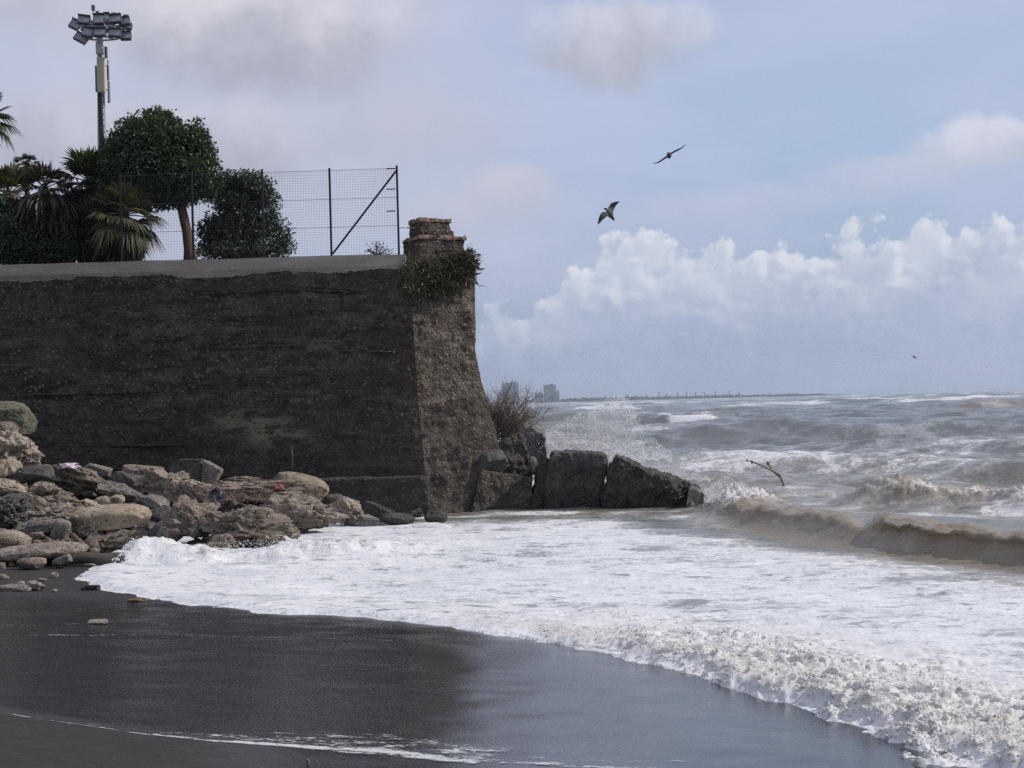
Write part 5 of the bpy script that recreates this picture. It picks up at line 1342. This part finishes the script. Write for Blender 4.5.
foam_strip([(-5, 626), (60, 625), (140, 621)], [.16, .2, .12], .61, 4)
foam_strip([(60, 645), (200, 646), (330, 648)], [.12, .2, .12], .64, 5)

# ---------------------------------------------------------------- the far shore
FARY = 4200.
FAR = plain('far_facade', (.27, .27, .28), .9, 0, .12, .02); FARD = plain('far_dark', (.07, .075, .08), .9, 0, .2, .01)
WIN = plain('far_window', (.07, .08, .09), .3, 0, .1, .02); PALEF = plain('far_pale_facade', (.36, .35, .34), .9, 0, .1, .02)
k = FARY/F_PX
def zpx(py, px): return at(px, py, FARY)[2]
V = []; xl = np.linspace(at(440, 400, FARY)[0], at(850, 400, FARY)[0], 80)
for x_ in xl: V += [(x_, FARY-25, -2), (x_, FARY-5, 2.5+1.5*perlin(x_*.02, 0., None, 3)), (x_, FARY+500, 4), (x_, FARY+500, -2)]
Fs = [(i*4+j, (i+1)*4+j, (i+1)*4+j+1, i*4+j+1) for i in range(79) for j in range(3)]
tag(mesh_obj('far_coast', V, Fs, FARD), kind='structure')
def building(px0, px1, pyt, dy, mat, label, floors, name='apartment_building'):
    X0, X1 = at(px0, 400, FARY)[0], at(px1, 400, FARY)[0]; zt = at((px0+px1)/2, pyt, FARY)[2]; Yb = FARY+dy
    t = empty(name, ((X0+X1)/2, Yb, 2), label, 'building', 'buildings on the far shore'); mb = MB()
    dep = min(X1-X0, 30)
    mb.box(((X0+X1)/2, Yb, (zt+1)/2), (X1-X0, dep, zt-1)); mb.build('wall', mat, t)
    mb = MB(); mb.box(((X0+X1)/2, Yb, zt+.8), ((X1-X0)*1.02, dep*1.02, 1.6)); mb.box(((X0+X1)/2+(X1-X0)*.15, Yb, zt+3), ((X1-X0)*.3, dep*.3, 3.6)); mb.build('roof', FARD, t)
    n_ = max(2, int((X1-X0)/5))
    for fl in range(floors):
        mb = MB(); z_ = 5+(zt-8)*(fl+.5)/floors
        mb.box(((X0+X1)/2, Yb-dep/2-.1, z_), ((X1-X0)*.86, .4, (zt-8)/floors*.45))
        mb.build('window_row', WIN, t)
building(544, 556, 385.5, 0, FAR, 'tallest grey tower block on the far shore', 14)
building(555.5, 559.5, 391.5, 10, PALEF, 'narrow lower tower against the right side of the tallest tower block', 9)
building(535, 543.5, 393.5, 20, FAR, 'squat grey block left of the tallest tower block', 8)
building(503, 519, 383.5, -20, FAR, 'broad grey tower block seen through the bare bush', 12)
building(527, 536, 400.5, 0, PALEF, 'low pale building at the foot of the squat grey block', 3)
building(553, 568, 400.8, -15, PALEF, 'low pale building right of the tallest tower block', 3)
building(604, 612, 399, 0, PALEF, 'small pale building among the far trees behind the splash', 4)
lst = []; rg = np.random.default_rng(91); C = []
for _ in range(5200):
    px = rg.uniform(566, 800) if rg.random() < .8 else rg.uniform(566, 640); xx = at(px, 400, FARY)[0]; hh_ = (5+7*max(0, perlin(px*.16, 2., None, 7)+.45)*(1 if px < 650 else .6))
    if px > 745: hh_ *= .5
    C.append((xx, FARY+rg.uniform(0, 60), 2+1.0*hh_*rg.random()))
cards(lst, np.array(C), 5., rg); V, F_ = merge(lst); tag(mesh_obj('far_trees', V, F_, LEAF), kind='stuff')
for i, (px, pyt, arm) in enumerate([(628, 396.5, 1), (648, 397, -1), (660, 394.8, 1), (668, 396, 1), (679, 395, -1), (688, 393.5, 1), (697, 394.5, 1), (706, 394.2, -1), (717, 393.2, 1), (731, 393.5, 1), (741, 394.5, -1)]):
    b_ = at(px, 400, FARY); zt = at(px, pyt-2.2, FARY)[2]
    t = empty('harbour_crane', (b_[0], FARY+30, 2), 'distant harbour crane on the skyline of the far shore', 'crane', 'harbour cranes on the far shore')
    mb = MB(); mb.box((b_[0], FARY+30, zt/2), (2.2, 2.2, zt)); mb.box((b_[0], FARY+30, 4), (6, 6, 5)); mb.build('tower', FARD, t)
    mb = MB(); jl = 3+5*((i*7) % 5)/4; mb.tube([(b_[0]-arm*2, FARY+30, zt-3), (b_[0]+arm*jl, FARY+30, zt+((i*3) % 4)*1.5-2)], .6, 5); mb.build('jib', FARD, t)
xa, xb = at(765, 396, 3600)[0], at(832, 396, 3600)[0]; n_ = 40; V = []
for i in range(n_):
    f = i/(n_-1); x_ = xa+(xb-xa)*f; h_ = 5.5*min(1, f*8, (1-f)*8)+1.2*perlin(f*18., 0., None, 3)
    V += [(x_, 3590, -2), (x_, 3597, h_), (x_, 3606, h_), (x_, 3615, -2)]
Fs = [(i*4+j, (i+1)*4+j, (i+1)*4+j+1, i*4+j+1) for i in range(n_-1) for j in range(3)]+[(0, 1, 2, 3), tuple(range(4*n_-4, 4*n_))[::-1]]
tag(mesh_obj('breakwater', V, Fs, FARD), 'long low dark breakwater on the horizon', 'breakwater')
